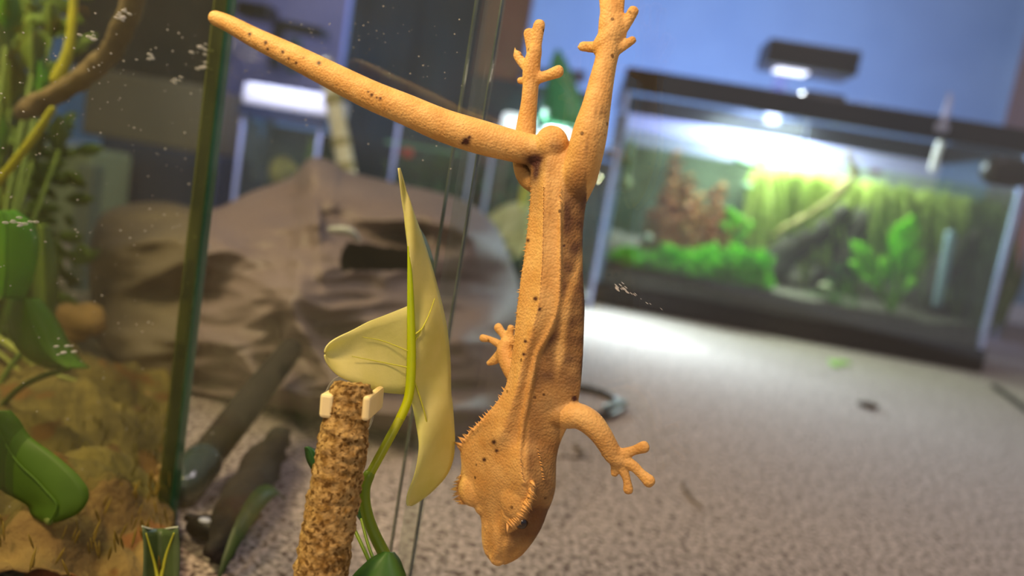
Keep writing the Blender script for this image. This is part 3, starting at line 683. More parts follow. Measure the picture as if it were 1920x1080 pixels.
mb = MB(); mb.tube([F(a, b)+EZ*.0015 for a, b in ((1048, 858), (1080, 862), (1090, 854), (1076, 838))], [.0006, .0008, .0018, .0014], 8, 5)
tag(mb.build('hooked_twig', bpy.data.materials['dry_twig']), 'small hooked dry twig on the carpet beside the gecko head', 'twig')
mb = MB(); mb.tube([F(1862, 728)+EZ*.004, F(1900, 755)+EZ*.004, F(1960, 800)+EZ*.004], .0035, 8, 5)
tag(mb.build('cable', M['black']), 'black cord on the carpet at the right edge below the cabinet', 'cord')
mb = MB(); c0 = F(1626, 765)+EZ*.004; mb.ball(c0, EX*.013, EY*.008, EZ*.0035, 12, 6)
tag(mb.build('dark_crumb', mat('dark_crumb', '3a2c24', rough=.9)), 'small dark crumb on the carpet in front of the big aquarium', 'crumb')
mb = MB()
for i in range(7): mb.ball(F(1565+random.gauss(0, 16), 684+random.gauss(0, 4))+EZ*.002, EX*.008, EY*.006, EZ*.002, 8, 5)
tag(mb.build('algae_crumbs', mat('algae', '98c452', '7aa83c', 40, .6)), 'bright green plant scraps on the carpet before the big aquarium', 'plant scraps', kind='stuff')

# ================================================================== BIG AQUARIUM
aq = thing('aquarium', TA, 'large planted aquarium with black rims standing on the carpet at right', 'aquarium')
g = .006; TR = .040; BR_ = .062
def tb(name, u0, u1, v0, v1, z0, z1, material, b=0, parent=None, label=None):
    mb = MB(); mb.box(T(u0, v0, z0), EX*(u1-u0), EY*(v1-v0), EZ*(z1-z0), b); o = mb.build(name, material, parent or aq, False)
    if label: o['label'] = label
    return o
tb('front_pane', .004, TWID-.004, 0, g, .01, TH-.01, M['tankglass'])
tb('side_pane', 0, g, g, TD-g, .01, TH-.01, M['tankglass']); tb('side_pane', TWID-g, TWID, g, TD-g, .01, TH-.01, M['tankglass'])
for u in (.0, TWID-.008): tb('corner_strip', u, u+.008, -.001, .007, .02, TH-TR*.7, M['tankedge'], 0, None, 'pale glass corner edge')
for z0, z1, nm in ((TH-TR, TH, 'top_rim'), (0, BR_-.02, 'bottom_rim')):
    mb = MB()
    mb.box(T(-.005, -.006, z0), EX*(TWID+.01), EY*.012, EZ*(z1-z0), .002); mb.box(T(-.005, TD-.006, z0), EX*(TWID+.01), EY*.012, EZ*(z1-z0), .002)
    mb.box(T(-.005, .006, z0), EX*.011, EY*(TD-.012), EZ*(z1-z0)); mb.box(T(TWID-.006, .006, z0), EX*.011, EY*(TD-.012), EZ*(z1-z0)); mb.build(nm, M['black'], aq, False)
WL = hit(1190, 243, TA, EY).z
gm = MB(); rows = [[T(.008+(TWID-.016)*i/40, .008+(TD-.018)*j/10, (BR_+.012+.05*(j/10)**1.3+.012*noise.noise(Vector((i*.3, j*.5, 0)))) ) for i in range(41)] for j in range(11)]
v, f = grid(rows); gm.put(v, f); rows2 = [[p.copy() for p in rows[0]], [Vector((p.x, p.y, .012)) for p in rows[0]]]; v, f = grid(rows2); gm.put(v, f)
gm.build('gravel', M['gravel'], aq, kind='stuff')
tb('back_sheet', .006, TWID-.006, TD-.008, TD-.003, .02, WL, mat('tank_backdrop', '343a38', '555b58', 12, .8))
tb('lit_band_sheet', .006, TWID-.006, TD-.008, TD-.003, WL, TH-TR, mat('lit_band_lavender', 'a8a4c8', 'b4b0d4', 10, .5, trl=.3))  # added pale sheet, coloured as the lamp-lit band above the water
tb('water', .0065, TWID-.0065, .0065, TD-.0085, .07, WL, glass('aquarium_water', 'f0f4e6', .02, '9aa86a', .4))
tb('divider', TWID*.46, TWID*.465, .007, .010, WL-.01, TH-TR, mat('divider', 'b0b4d0', rough=.3, trl=.3))
a = TP(1750, 255, .01); mb = MB(); mb.tube([TP(1768, 258, .012), TP(1758, 285, .012), TP(1748, 318, .012)], .006, 10, 4); mb.build('air_pipe', mat('clear_pipe', 'e6dcd8', rough=.2, trl=.3), aq)
# cap on the rim
c0 = hit(1550, 182, TA, EY); mb = MB(); mb.tube([c0-EZ*.012+EY*.03, c0+EZ*.003+EY*.03], .038, 24, 3); 
mb = MB(); mb.box(c0-EX*.036-EZ*.022+EY*.008, EX*.074, EY*.06, EZ*.032, .008)
tag(mb.build('feeder_cap', M['black']), 'low black cap sitting on the rim of the big aquarium', 'cap')
c0 = hit(1768, 215, TA, EY); mb = MB(); mb.box(c0-EX*.012-EZ*.03-EY*.012, EX*.022, EY*.004, EZ*.014, .002); mb.tube([c0-EZ*.022-EY*.010, c0+EZ*.02-EY*.01, c0+EZ*.036-EY*.006], [.006, .005, .002], 8, 4)
tag(mb.build('clear_clip', mat('clip_clear', 'c8c8e0', rough=.2, trl=.4)), 'small clear clip on the black rim near the right end', 'clip')
# round black magnet
c0 = hit(1879, 323, TA, EY)-EY*.002; mb = MB(); rr = .040; rows = []
for s, h in ((.02, .03), (.6, .03), (.85, .027), (.97, .018), (1, .008), (.97, .001), (.02, 0)):
    rows.append([c0-EY*h+(EX*math.copysign(abs(math.cos(q*.19635))**.7, math.cos(q*.19635))*1.0+EZ*math.copysign(abs(math.sin(q*.19635))**.7, math.sin(q*.19635))*.64)*rr*s for q in range(32)])
v, f = grid(rows, True); mb.put(v, f)
tag(mb.build('algae_magnet', mat('black_olive', '16140c', '24200f', 40, .4)), 'rounded black cleaning magnet on the upper right corner of aquarium', 'magnet cleaner')
# LED lamp above the tank
L0 = hit(1436, 116, TA+EY*.14, EY)
lp = thing('aquarium_lamp', L0, 'black lamp head hanging over the big aquarium against the blue wall', 'lamp')
mb = MB(); mb.box(L0-EX*.0, EX*.172, EY*.09, EZ*.046, .004); mb.build('housing', M['black'], lp, False)
mb = MB(); mb.box(L0+EX*.03+EY*.030-EZ*.003, EX*.06, EY*.040, EZ*.0035); mb.build('diffuser', mat('led_panel', 'ffffff', emit='dcd8ff', es=3), lp, False)
for u in (.04,): 
    mb = MB(); mb.box(T(0, 0, 0)*0+L0+EX*u+EY*.085-EZ*.10, EX*.026, EY*.005, EZ*.10); mb.build('acrylic_leg', glass('acrylic', 'e8e8ff', .12, 'd8d4f0') if 'acrylic' not in bpy.data.materials else bpy.data.materials['acrylic'], lp, False)
area('aquarium_led', T(TWID*.48, .17, TH+.012), T(TWID*.50, .12, 0), .20, 15, 'f0f4ff')
area('aquarium_led_wall', L0+EX*.08+EY*.12+EZ*.035, L0+EX*-.10+EY*.8+EZ*.02, .12, 30, 'b0bcff')
# plants
def leafy(name, base, top, n, ls, mats, label, spread=.03, grp=None, parent=None, up=.4):
    t_ = thing(name, base, label, 'plant', grp)
    mb = MB(); mb.tube([base, base.lerp(top, .5)+EX*random.uniform(-.01, .01), top], .0022, 6, 4); mb.build('stem', mats[1], t_)
    fb = MB()
    for i in range(n):
        s = (i+.5)/n; p = base.lerp(top, s); q = i*2.4; d = EX*math.cos(q)+EY*math.sin(q)*.8
        L_ = ls*random.uniform(.7, 1.2)*(1.1-.5*s); fb.blade(p, p+d*L_+EZ*L_*up, L_*.55, EZ*L_*.15, n=4, thick=.0006)
    fb.build('foliage', mats[0], t_, kind='stuff'); return t_
red = mat('red_leaf', 'c08a4c', 'b46a4c', 30, .5, trl=.35); redst = mat('red_stem', '7a4a38', rough=.6)
RL = iter('%s of the reddish brown stem plants in the big aquarium' % w_ for w_ in ('third from left', 'tallest', 'fifth from left, medium tall', 'short sixth from left', 'second tallest right hand', 'rightmost', 'leftmost short', 'rearmost', 'second from left, short'))
for px, py0, py1, v_ in ((1245, 500, 345, .12), (1268, 500, 285, .15), (1290, 505, 330, .10), (1315, 510, 395, .12), (1340, 510, 352, .14), (1362, 515, 400, .10), (1228, 490, 400, .08), (1300, 500, 370, .18), (1255, 495, 380, .17)):
    leafy('red_stem_plant', TP(px, py0, v_), TP(px+random.uniform(-6, 6), py1, v_), 30, .034, (red, redst), next(RL))
grn = mat('bright_leaf', '88d82a', 'a4e63c', 40, .4, trl=.45); grs = mat('green_stem', '6b9a28', rough=.5)
def rosette(name, pxc, pyc, v_, tips, wd, material, label):
    b = TP(pxc, pyc, v_); t_ = thing(name, b, label, 'plant')
    for tx, ty in tips:
        tp = TP(tx, ty, v_+random.uniform(-.02, .02)); mb = MB(); mid = b.lerp(tp, .45)+EZ*.01
        mb.tube([b, mid], .002, 6, 3); mb.build('leaf_stalk', grs, t_)
        mb = MB(); mb.blade(mid, tp, (tp-mid).length*wd, EZ*.006+EX*.003*random.choice((-1, 1)), face=-EY*.9+EZ*.4, n=6, thick=.0008); mb.build('leaf', material, t_)
rosette('broadleaf_plant', 1380, 470, .07, [(1360, 390), (1372, 402), (1392, 402), (1410, 415), (1348, 420), (1405, 440)], .5, grn, 'bright green broadleaf plant at the middle of the big aquarium')
rosette('low_plant', 1350, 505, .05, [(1322, 462), (1336, 455), (1358, 470), (1372, 480), (1310, 480)], .6, grn, 'low bright green plant in front of the reddish stems')
rosette('sword_plant', 1672, 590, .06, [(1596, 452), (1590, 490), (1618, 520), (1622, 505), (1655, 480), (1688, 415), (1712, 402), (1700, 450), (1728, 470), (1640, 545), (1715, 520), (1608, 470)], .42, mat('sword_leaf', '94dc2c', 'b0ec44', 40, .4, trl=.45), 'bright green sword plant in the right half of the big aquarium')
rosette('dark_rosette', 1590, 560, .11, [(1560, 500), (1580, 480), (1610, 500), (1545, 530)], .5, mat('dim_leaf', '3c6a2c', '4a7c34', 40, .5, trl=.3), 'dim green rosette behind the sword plant')
# ground cover
gc = MB(); 
for i in range(1100):
    u = random.random(); px = 1148+u*290; py = random.uniform(470, 545+u*25)
    p = TP(px, py, random.uniform(.012, .09)); p.z = max(p.z, BR_+.015) ; s = random.uniform(.010, .019); q = random.uniform(0, 6.28)
    if py < 470+12*math.sin(px*.05)**2: continue
    gc.blade(p, p+EX*s*math.cos(q)-EY*s*abs(math.sin(q))*.5+EZ*s*.8, s*.9, n=3, thick=.0005)
tag(gc.build('carpet_plant', mat('lime_cover', '84d42a', 'a8e84a', 60, .4, trl=.45)), 'lime green ground cover plants at the left front of the big aquarium', 'plant', kind='stuff')
gc = MB()
for i in range(260):
    px = random.uniform(1440, 1600); u = (px-1148)/640; py = random.gauss(548+u*60, 16); p = TP(px, py, random.uniform(.012, .08)); s = random.uniform(.008, .014); q = random.uniform(0, 6.28)
    gc.blade(p, p+EX*s*math.cos(q)+EZ*s*.8, s*.8, n=3, thick=.0005)
tag(gc.build('sparse_cover', mat('dim_cover', '56903a', '7ab04a', 60, .4, trl=.4)), 'sparse green ground cover in the middle of the big aquarium', 'plant', kind='stuff')
# long trailing leaves at the back, right half
gc = MB()
for i in range(520):
    px = random.uniform(1425, 1880); y0 = 275+(px-1425)*.17+random.uniform(0, 25); y1 = y0+random.triangular(50, 300, 120); v_ = random.uniform(.12, .29)
    a = TP(px, y0, v_); b = TP(px+random.uniform(-35, 10), min(y1, 640), v_+random.uniform(-.02, .01))
    if a.z > WL-.004: a.z = WL-.004
    gc.blade(b, a, random.uniform(.006, .013), EX*random.uniform(-.02, .02), face=-EY, n=6, thick=.0005)
tag(gc.build('trailing_grass', mat('olive_grass', 'a4b45c', 'ccd484', 14, .5, trl=.45)), 'curtain of long olive green leaves trailing at the back right of the big aquarium', 'plant', kind='stuff')
gc = MB()
for i in range(150):
    px = random.uniform(1740, 1880); y0 = random.uniform(560, 640); a = TP(px, y0, random.uniform(.05, .2)); b = TP(px+random.uniform(-10, 60), y0-random.uniform(60, 230), random.uniform(.05, .25))
    gc.blade(a, b, .007, EX*random.uniform(-.02, .02), face=-EY, n=6)
tag(gc.build('corner_grass', mat('deep_grass', '4a5c24', '6c7c34', 20, .5, trl=.3)), 'dim green grass in the right corner of the big aquarium', 'plant', kind='stuff')
def wood(name, pts, label, m_, v_):
    mb = MB(); P = [TP(a, b, v_+k) for a, b, r, k in pts]; mb.tube(P, [pxr(p, q[2]) for p, q in zip(P, pts)], 14, 6, nz=.012, nscale=30)
    return tag(mb.build(name, m_), label, 'driftwood')
dw = mat('driftwood', '2a2620', '433a30', 40, .8, .002, 90)
wood('driftwood', [(1395, 550, 26, 0), (1440, 520, 34, .01), (1475, 470, 30, .02), (1530, 440, 26, .02), (1580, 400, 20, .02)], 'dark driftwood branch rising behind the green plants', dw, .12)
wood('driftwood', [(1500, 600, 34, 0), (1560, 540, 38, .01), (1600, 430, 26, .01), (1660, 380, 18, .01)], 'dark driftwood root behind the sword plant', dw, .14)
wood('driftwood', [(1720, 640, 26, 0), (1745, 560, 34, .01), (1790, 480, 26, .01), (1850, 430, 14, .01)], 'dark driftwood stump at the right end of the aquarium', dw, .10)
wood('pale_root', [(1450, 440, 6, 0), (1510, 405, 8, 0), (1560, 375, 8, 0), (1600, 330, 9, 0), (1590, 290, 7, 0)], 'thin tan root arching in the middle of the aquarium', mat('tan_root', '8a7a48', 'a08c54', 40, .7), .10)
# hardware and fish inside
mb = MB(); P = [TP(1782, 440, .05), TP(1772, 500, .05), TP(1757, 570, .05)]; mb.tube(P, .0085, 14, 4)
tag(mb.build('filter_tube', mat('pale_tube', 'a8b8d0', rough=.2, trl=.3)), 'pale blue upright filter tube near the right end of aquarium', 'tube')
mb = MB(); P = [TP(1232, 262, .08), TP(1228, 290, .08)]; 
th = thing('thermometer', TP(1182, 300, .02), 'small white and green thermometer tag inside the left end of aquarium', 'thermometer')
a = TP(1176, 262, .012); mb = MB(); mb.box(a, EX*.016, EY*.004, EZ*-.085, .0015); mb.build('card', mat('pale_card', 'c8d8b8', rough=.4), th, False)
mb = MB(); mb.box(a+EX*.003-EY*.0012-EZ*.03, EX*.010, EY*.0012, EZ*-.022); mb.build('green_scale', mat('scale_green', '3f8a5a', rough=.4), [c for c in th.children if c.name.startswith('card')][0], False)
mb = MB(); mb.ball(a+EX*.008-EZ*.076+EY*.002, EX*.014, EY*.006, EZ*.012); mb.build('bulb', mat('pale_bulb', 'c8d0a8', rough=.4), th)
def fish(px, py, v_, L_, m_, label, name='fish'):
    p = TP(px, py, v_); mb = MB(); mb.ball(p, EX*L_, EY*L_*.28, EZ*L_*.38, 14, 9)
    o = mb.build(name, m_); tag(o, label, 'fish')
    t = MB(); t.blade(p-EX*L_*.9, p-EX*L_*1.6, L_*.9, face=-EY, n=4); t.build('tail_fin', m_, o)
    t = MB(); t.blade(p+EZ*L_*.3, p+EZ*L_*.6-EX*L_*.3, L_*.3, face=-EY, n=3); t.build('dorsal_fin', m_, o)
fish(1645, 322, .04, .010, mat('red_fish', 'a03028', rough=.3), 'small dark red fish just under the water line')
mbx = MB(); mbx.ball(TP(1214, 446, .03), EX*.009, EY*.006, EZ*.008); tag(mbx.build('snail', mat('snail', 'c8c8c8', rough=.3)), 'small whitish snail above the lime ground cover', 'snail')
DL = iter('%s pale drifting leaf against the dark aquarium background' % w_ for w_ in ('tiny leftmost', 'largest', 'rightmost', 'lowest'))
for px, py, s in ((1385, 300, .5), (1410, 308, 1), (1428, 300, .7), (1400, 350, .6)):
    mb = MB(); mb.ball(TP(px, py, .2), EX*.02*s, EY*.01, EZ*.008, 10, 6); tag(mb.build('floating_leaf', mat('pale_float', '7e9a88', rough=.5) if 'pale_float' not in bpy.data.materials else bpy.data.materials['pale_float']), next(DL), 'leaf', 'pale drifting leaves in the big aquarium')
mb = MB(); mb.ball(TP(1548, 537, .03), EX*.013, EY*.008, EZ*.006); tag(mb.build('pebble', mat('pebble', 'b8b098', rough=.7)), 'single pale pebble on the dark gravel beside the sword plant', 'pebble')

# ================================================================== SMALL TANKS AND WALL THINGS, LEFT BACKGROUND
def vplane(px, py, d_):            # frame of vertical boxes parallel to the back wall at depth d_
    return W(px, py, d_)
def slab(mb, px0, py0, px1, py1, d_, th, b=0, square=True):
    """upright box whose front face spans two pixel corners at depth d_, on axes EX/EZ"""
    a = W(px0, py1, d_); w_ = (hit(px1, py1, a, EY)-a).dot(EX); h_ = hit(px0, py0, a, EY).z-a.z
    mb.box(a, EX*w_, EY*th, EZ*h_, b); return a, w_, h_
def tank(name, px0, px1, pyb, ptop, d_, depth, label, lid=None, rim=None, edge=None):
    a = W(px0, pyb, d_); z0 = 0.0; a.z = 0
    w_ = (hit(px1, pyb, W(px0, pyb, d_), EY)-W(px0, pyb, d_)).dot(EX); h_ = hit(px0, ptop, W(px0, pyb, d_), EY).z
    t_ = thing(name, a, label, 'aquarium'); g_ = .005
    def bx(nm, o, x, y, z, m_, b=0): mb = MB(); mb.box(o, EX*x, EY*y, EZ*z, b); return mb.build(nm, m_, t_, False)
    bx('front_pane', a+EX*g_, w_-2*g_, g_, h_, M['tankglass']); bx('side_pane', a, g_, depth, h_, M['tankglass']); bx('side_pane', a+EX*(w_-g_), g_, depth, h_, M['tankglass'])
    for u in (0, w_-.006): bx('corner_strip', a+EX*u-EY*.0015, .006, .0015, h_, edge or M['tankedge'])
    bx('back_pane', a+EY*(depth-g_)+EX*g_, w_-2*g_, g_, h_-.02, mat('dim_back_'+name, '2c3638', '48524e', 14, .7))
    bx('base', a+EX*g_+EY*g_, w_-2*g_, depth-2*g_, .02, M['gravel'])
    if lid: bx('lid', a+EZ*(h_+.001)-EX*.004-EY*.004, w_+.008, depth+.008, .034, lid, .008)
    if rim: bx('rim', a+EZ*(h_-.016)-EX*.004-EY*.006, w_+.008, .004, .018, rim)
    return t_, a, w_, h_
lt, la, lw, lh = tank('lidded_tank', 432, 584, 400, 192, 1.15, .10, 'small glass tank with a white lid at upper left behind the gecko tail', lid=M['white'], rim=mat('navy_rim', '26304a', rough=.4))
# items inside the lidded tank
mb = MB(); p = W(530, 322, 1.2); mb.ball(p, EX*.022, EY*.02, EZ*.026); mb.ball(p+EX*.018+EZ*.004-EY*.01, EX*.012, EY*.01, EZ*.012); 
tag(mb.build('yellow_ornament', mat('ornament_yellow', '8a7a34', 'b89c40', 30, .6)), 'dull yellow round ornament in the lidded tank', 'ornament')
mb = MB(); p = W(548, 300, 1.24); mb.blade(p-EZ*.02, p+EZ*.035, .035, face=-EY, n=6, thick=.004); tag(mb.build('blue_ornament', mat('ornament_blue', '4c7890', rough=.6)), 'blue fin shaped ornament behind the yellow one', 'ornament')
mb = MB(); slab(mb, 568, 250, 584, 340, 1.19, .01, .002); tag(mb.build('green_strip', mat('green_strip', '6c8034', '7e9040', 30, .6), None, False), 'upright yellow green strip at the right end of lidded tank', 'strip')
for px, py0, py1, w_ in ((450, 225, 330, 12), (485, 215, 310, 10), (470, 250, 340, 8)):
    mb = MB(); slab(mb, px, py0, px+w_*2, py1, 1.34, .01, .002); tag(mb.build('grey_tube', mat('tube_grey', '5c6470', rough=.5) if 'tube_grey' not in bpy.data.materials else bpy.data.materials['tube_grey'], None, False), '%s dim grey upright tube at the back of the lidded tank' % {450: 'leftmost', 485: 'tall rightmost', 470: 'short middle'}[px], 'tube', 'grey tubes in the lidded tank')
# panel with lavender wall light put into its colour, and shelf pieces
mb = MB(); slab(mb, 395, -60, 628, 185, 1.75, .02); tag(mb.build('lit_wall_panel', mat('lit_wall_lavender', '8d92c4', '9a9ed0', 8, .7), None, False), 'panel coloured as the lit lavender wall above the lidded tank', 'board')
mb = MB(); slab(mb, 440, -3, 500, 26, 1.6, .06, .004); tag(mb.build('black_speaker', M['black'], None, False), 'blurred black box high on the lavender panel at upper left', 'box')
mb = MB(); a, b = W(518, 42, 1.6), W(604, 60, 1.6); mb.box(a-EZ*.009, b-a, EY*.05, EZ*.018, .003); tag(mb.build('dark_shelf', M['black'], None, False), 'narrow dark shelf bar above the tail on the lavender panel', 'shelf')
mb = MB(); mb.box(W(500, 125, 1.62), EX*.02, EY*.03, EZ*.09, .004); tag(mb.build('dark_bottle', mat('bottle_dark', '22262e', rough=.3), None, False), 'dark upright bottle standing behind the white lid', 'bottle')
mb = MB(); mb.box(W(532, 130, 1.64), EX*.022, EY*.03, EZ*.07, .004); tag(mb.build('green_carton', mat('carton_green', '3a5a48', rough=.6), None, False), 'dim green carton behind the white lid', 'carton')
# navy cloth hanging
rows = []
a = W(604, 430, 1.45); a.z = 0
ww = (hit(925, 300, a, EY)-a).dot(EX)
for i in range(15):
    rows.append([a+EX*ww*j/60+EY*(.004*math.sin(j*.35+i*.05)+.006*noise.noise(Vector((j*.2, i*.3, 0))))+EZ*.62*i/14 for j in range(61)])
tag(sheet('navy_curtain', rows, .003, M['navy']), 'dark navy cloth hanging behind the tail', 'curtain')
mb = MB(); q = W(862, 300, 1.40); q.z = 0; mb.box(q, EX*.085, EY*.03, EZ*.75, .004); tag(mb.build('wooden_post', M['redbrown'], None, False), 'dark reddish brown upright board seen between the two pane edges', 'board')
mb = MB(); q = W(872, 215, 1.38); mb.box(q-EZ*.02, EX*.24, EY*.02, EZ*.095, .004); tag(mb.build('dark_carton', mat('dark_navy', '20263c', rough=.6), None, False), 'dark navy case on the shelf left of the green cone', 'case')
# bamboo cane
mb = MB(); P = [W(612, 120, 1.02), W(628, 200, 1.02), W(640, 265, 1.02), W(655, 345, 1.02)]; P.append(P[2]+(P[3]-P[2])*((P[2].z-.012)/(P[2].z-P[3].z)))
cane = thing('bamboo_cane', Vector((P[4].x, P[4].y, 0)), 'pale leaning bamboo cane standing behind the brown bag', 'cane')
mb.tube(P, [.009, .011, .012, .012, .012], 14, 5); mb.build('cane', mat('bamboo', 'b8b088', 'd4d0b4', 20, .5), cane)
for s in (.30, .66, .86): mb = MB(); p = P[0].lerp(P[3], s); d_ = (P[3]-P[0]).normalized(); mb.tube([p-d_*.002, p+d_*.002], .0130, 14, 2); mb.build('node', mat('bamboo_node', '8c8450', rough=.6), [c for c in cane.children if c.name.startswith('cane')][0])
# middle little tank with red spot
mt, ma, mw, mh = tank('small_tank', 716, 868, 430, 222, 1.25, .12, 'small glass tank behind the brown bag with a red spot inside')
mb = MB(); p = W(765, 287, 1.30); mb.ball(p, EX*.010, EY*.008, EZ*.009); tag(mb.build('red_float', mat('red_float', 'd04030', rough=.4, emit='d04030', es=.25)), 'small red spot inside the small middle tank', 'float')  # slight glow put into the red material, though it is no lamp
mb = MB()
for i in range(160):
    p = W(random.uniform(728, 860), random.uniform(300, 390), random.uniform(1.28, 1.40)); s = random.uniform(.012, .03); q = random.uniform(0, 6.28)
    mb.blade(p, p+EX*s*math.cos(q)+EZ*s, s*.4, n=3)
tag(mb.build('tank_weed', mat('weed', '35543c', '587a54', 20, .5, trl=.4)), 'dim green waterweed in the small middle tank', 'plant', kind='stuff')
mb = MB(); slab(mb, 722, 262, 868, 268, 1.262, .01); tag(mb.build('water_line', mat('waterline_green', '5a8a6a', rough=.4), None, False), 'pale green feeding bar across the top of the small middle tank', 'bar')
# tank behind the gecko hips
rt, ra, rw, rh = tank('lit_tank', 876, 1110, 560, 225, 1.30, .2, 'brightly lit glass tank behind the gecko hips', rim=None)
for px0, py0, px1, py1 in ((938, 208, 998, 246), (1012, 236, 1088, 262)):
    mb = MB(); slab(mb, px0, py0, px1, py1, 1.34, .05, .006); o = mb.build('tank_light', mat('white_light', 'ffffff', emit='e6ecff', es=1.4) if 'white_light' not in bpy.data.materials else bpy.data.materials['white_light'], None, False)
    tag(o, 'glowing white light bar beside the left hind foot' if px0 < 1000 else 'glowing white light bar between the two hind legs', 'light')
area('small_tank_light', W(1010, 240, 1.33), F(1240, 640), .08, 6.5, 'e2eaff', 66)
area('lid_fill', W(520, 30, 1.02), W(520, 190, 1.15), .12, .8, 'ccd0ff')  # added fill that brightens the white lid and its front
pal = mat('pale_stalk', 'b0b47a', 'c8cc96', 30, .5, trl=.2)
for k, (x0, y0, x1, y1, w_) in enumerate(((905, 432, 985, 392, .028), (925, 452, 990, 420, .026), (900, 425, 975, 398, .02), (945, 470, 990, 440, .026), (930, 455, 985, 400, .022), (960, 486, 1000, 450, .02))):
    if k == 0:
        pb = W(905, 560, 1.20); pb.z = 0; pale = thing('pale_plant', pb, 'pale yellow green bladed plant beyond the bag left of the gecko waist', 'plant')
        mb = MB(); mb.tube([pb, pb.lerp(W(905, 432, 1.20), .6), W(905, 432, 1.20)], [.007, .006, .008], 10, 4); mb.build('stem', pal, pale)
    mb = MB(); mb.blade(W(x0, y0, 1.20), W(x1+10, y1-4, 1.22), w_, EZ*.008, face=-EY, n=7, thick=.003); mb.build('leaf', pal, pale)
mb = MB()
for i in range(160):
    p = W(random.uniform(890, 1010), random.uniform(330, 520), random.uniform(1.36, 1.46)); s = random.uniform(.015, .035); q = random.uniform(0, 6.28); mb.blade(p, p+EX*s*math.cos(q)+EZ*s, s*.4, n=3)
tag(mb.build('dim_weed', mat('dim_weed', '3c5040', '5c7058', 20, .5, trl=.3)), 'dim green plants in the tank behind the gecko waist', 'plant', kind='stuff')
mb = MB(); mb.tube([W(988, 320, 1.22), W(984, 350, 1.22), W(976, 400, 1.22)], .006, 8, 4); tag(mb.build('yellow_stalk', mat('yellow_stalk', 'b0b030', rough=.5)), 'yellow green stalk just left of the gecko waist', 'stalk')
# green cone
c0 = W(1062, 235, 1.28); t0 = W(1046, 92, 1.28); mb = MB(); rows = []
ax = (t0-c0)
for s, r in ((0, .040), (.1, .039), (.5, .029), (.85, .014), (1, .003)): rows.append([c0+ax*s+(EX*math.cos(q*.3927)+EY*math.sin(q*.3927))*r for q in range(16)])
v, f = grid(rows, True); f.append(tuple(range(16))[::-1]); f.append(tuple(range(64, 80))); mb.put(v, f)
tag(mb.build('green_cone', mat('cone_green', '2a8450', '36905a', 20, .4)), 'dark green plastic cone standing between the hind legs', 'cone')
mb = MB(); a, b = W(920, 128, 1.6), W(1098, 138, 1.6); mb.box(a-EZ*.008, b-a, EY*.10, EZ*.014, .002); tag(mb.build('wall_shelf', M['black'], None, False), 'thin black wall shelf behind the hind feet', 'shelf')
mb = MB(); slab(mb, 1140, 208, 1164, 300, 1.28, .02, .004); tag(mb.build('grey_filter', mat('filter_grey', '5c6478', rough=.4), None, False), 'dull grey filter box between gecko thigh and big aquarium', 'filter')
mb = MB(); slab(mb, 1122, 280, 1156, 294, 1.26, .02, .002); tag(mb.build('black_bracket', M['black'], None, False), 'small black bracket beside the gecko thigh', 'bracket')
mb = MB(); slab(mb, 1104, 300, 1122, 548, 1.36, .02); tag(mb.build('blue_grey_strip', mat('blue_grey', '64788c', rough=.4), None, False), 'blue grey upright strip left of the big aquarium corner', 'strip')

# ================================================================== REFLECTED TERRARIUM PLANTS, BUILT SOLID BEHIND THE LEFT PANE
lm = Vector((0, 0, 0))
# soil mound
rows = []
for i in range(46):
    rw = []
    for j in range(60):
        px = -160+j*9.2; py = 700+i*10.5
        g_ = F(px, py); t = i/45
        hgt = .010+.030*max(0, min(1, (330-px)/240))*(.5+.5*math.sin(min(1, t*1.3)*3.14159))+.016*noise.fractal(g_*22, .8, 2.1, 5)*min(1, (345-px)/40 if px < 345 else 0)
        if px > 325: hgt = .001
        g_.z = max(.0008, hgt*min(1, i/4)); rw.append(g_)
    rows.append(rw)
# keep only columns behind the side pane
tag(sheet('soil_mound', [r[:54] for r in rows], .0008, mat('golden_soil', '584828', '86703e', 26, .95, .003, 160, c3='6e4a24', s3=40, t3=.60, detail=8)), 'brown mossy soil mound behind the left pane', 'soil', kind='stuff')
ms = MB()
for i in range(220):
    px = random.choice((random.gauss(260, 45), random.gauss(190, 80), random.uniform(-40, 325))); py = random.gauss(930, 70) if random.random() < .6 else random.gauss(790, 40)
    if px > 322 or py < 715: continue
    p = F(px, py, .024+.012*random.random()); s = random.uniform(.001, .003); q = random.uniform(0, 6.28)
    ms.blade(p-EZ*.004, p+Vector((math.cos(q), math.sin(q), 1.1))*s, s*.35, n=3, thick=.0003)
tag(ms.build('moss', mat('golden_moss', '746420', '8e7a30', 30, .8, trl=.3)), 'golden green moss tufts on the soil behind the left pane', 'moss', kind='stuff')
# stones / bark lumps in the soil
for i, (px, py, s, c_) in enumerate(((150, 600, .018, 'a07a50'), (205, 735, .012, '8a6a44'), (255, 748, .010, 'a07a54'), (135, 622, .012, 'b08a5c'), (310, 720, .008, 'c09868'), (230, 790, .016, '6b4a30'), (130, 1050, .018, '7a4e2c'), (215, 1040, .016, '8a5c34'))):
    p = W(px, py, .50 if py < 700 else fd(px, py)*.97); mb = MB(); mb.ball(p, EX*s, EY*s*.8, EZ*s*.6, 12, 8)
    mb.v = [x+(x-p).normalized()*noise.noise(x*120)*s*.35 for x in mb.v]
    o = mb.build('bark_chunk', mat('bark_%d' % i, c_, rough=.9, bump=.001, bscale=200)); tag(o, ('upper tan bark chunk by the grey post', 'dark tan chunk on the soil edge below the grey post', 'small tan chip at the top edge of the soil', 'pale chip below the largest upper bark chunk', 'smallest pale tan chip beside the green glass edge', 'dark brown chunk in the middle of the soil', 'reddish brown chunk at the bottom left of the soil', 'orange brown chunk at the bottom middle of the soil')[i], 'bark', 'bark chunks behind the left pane')
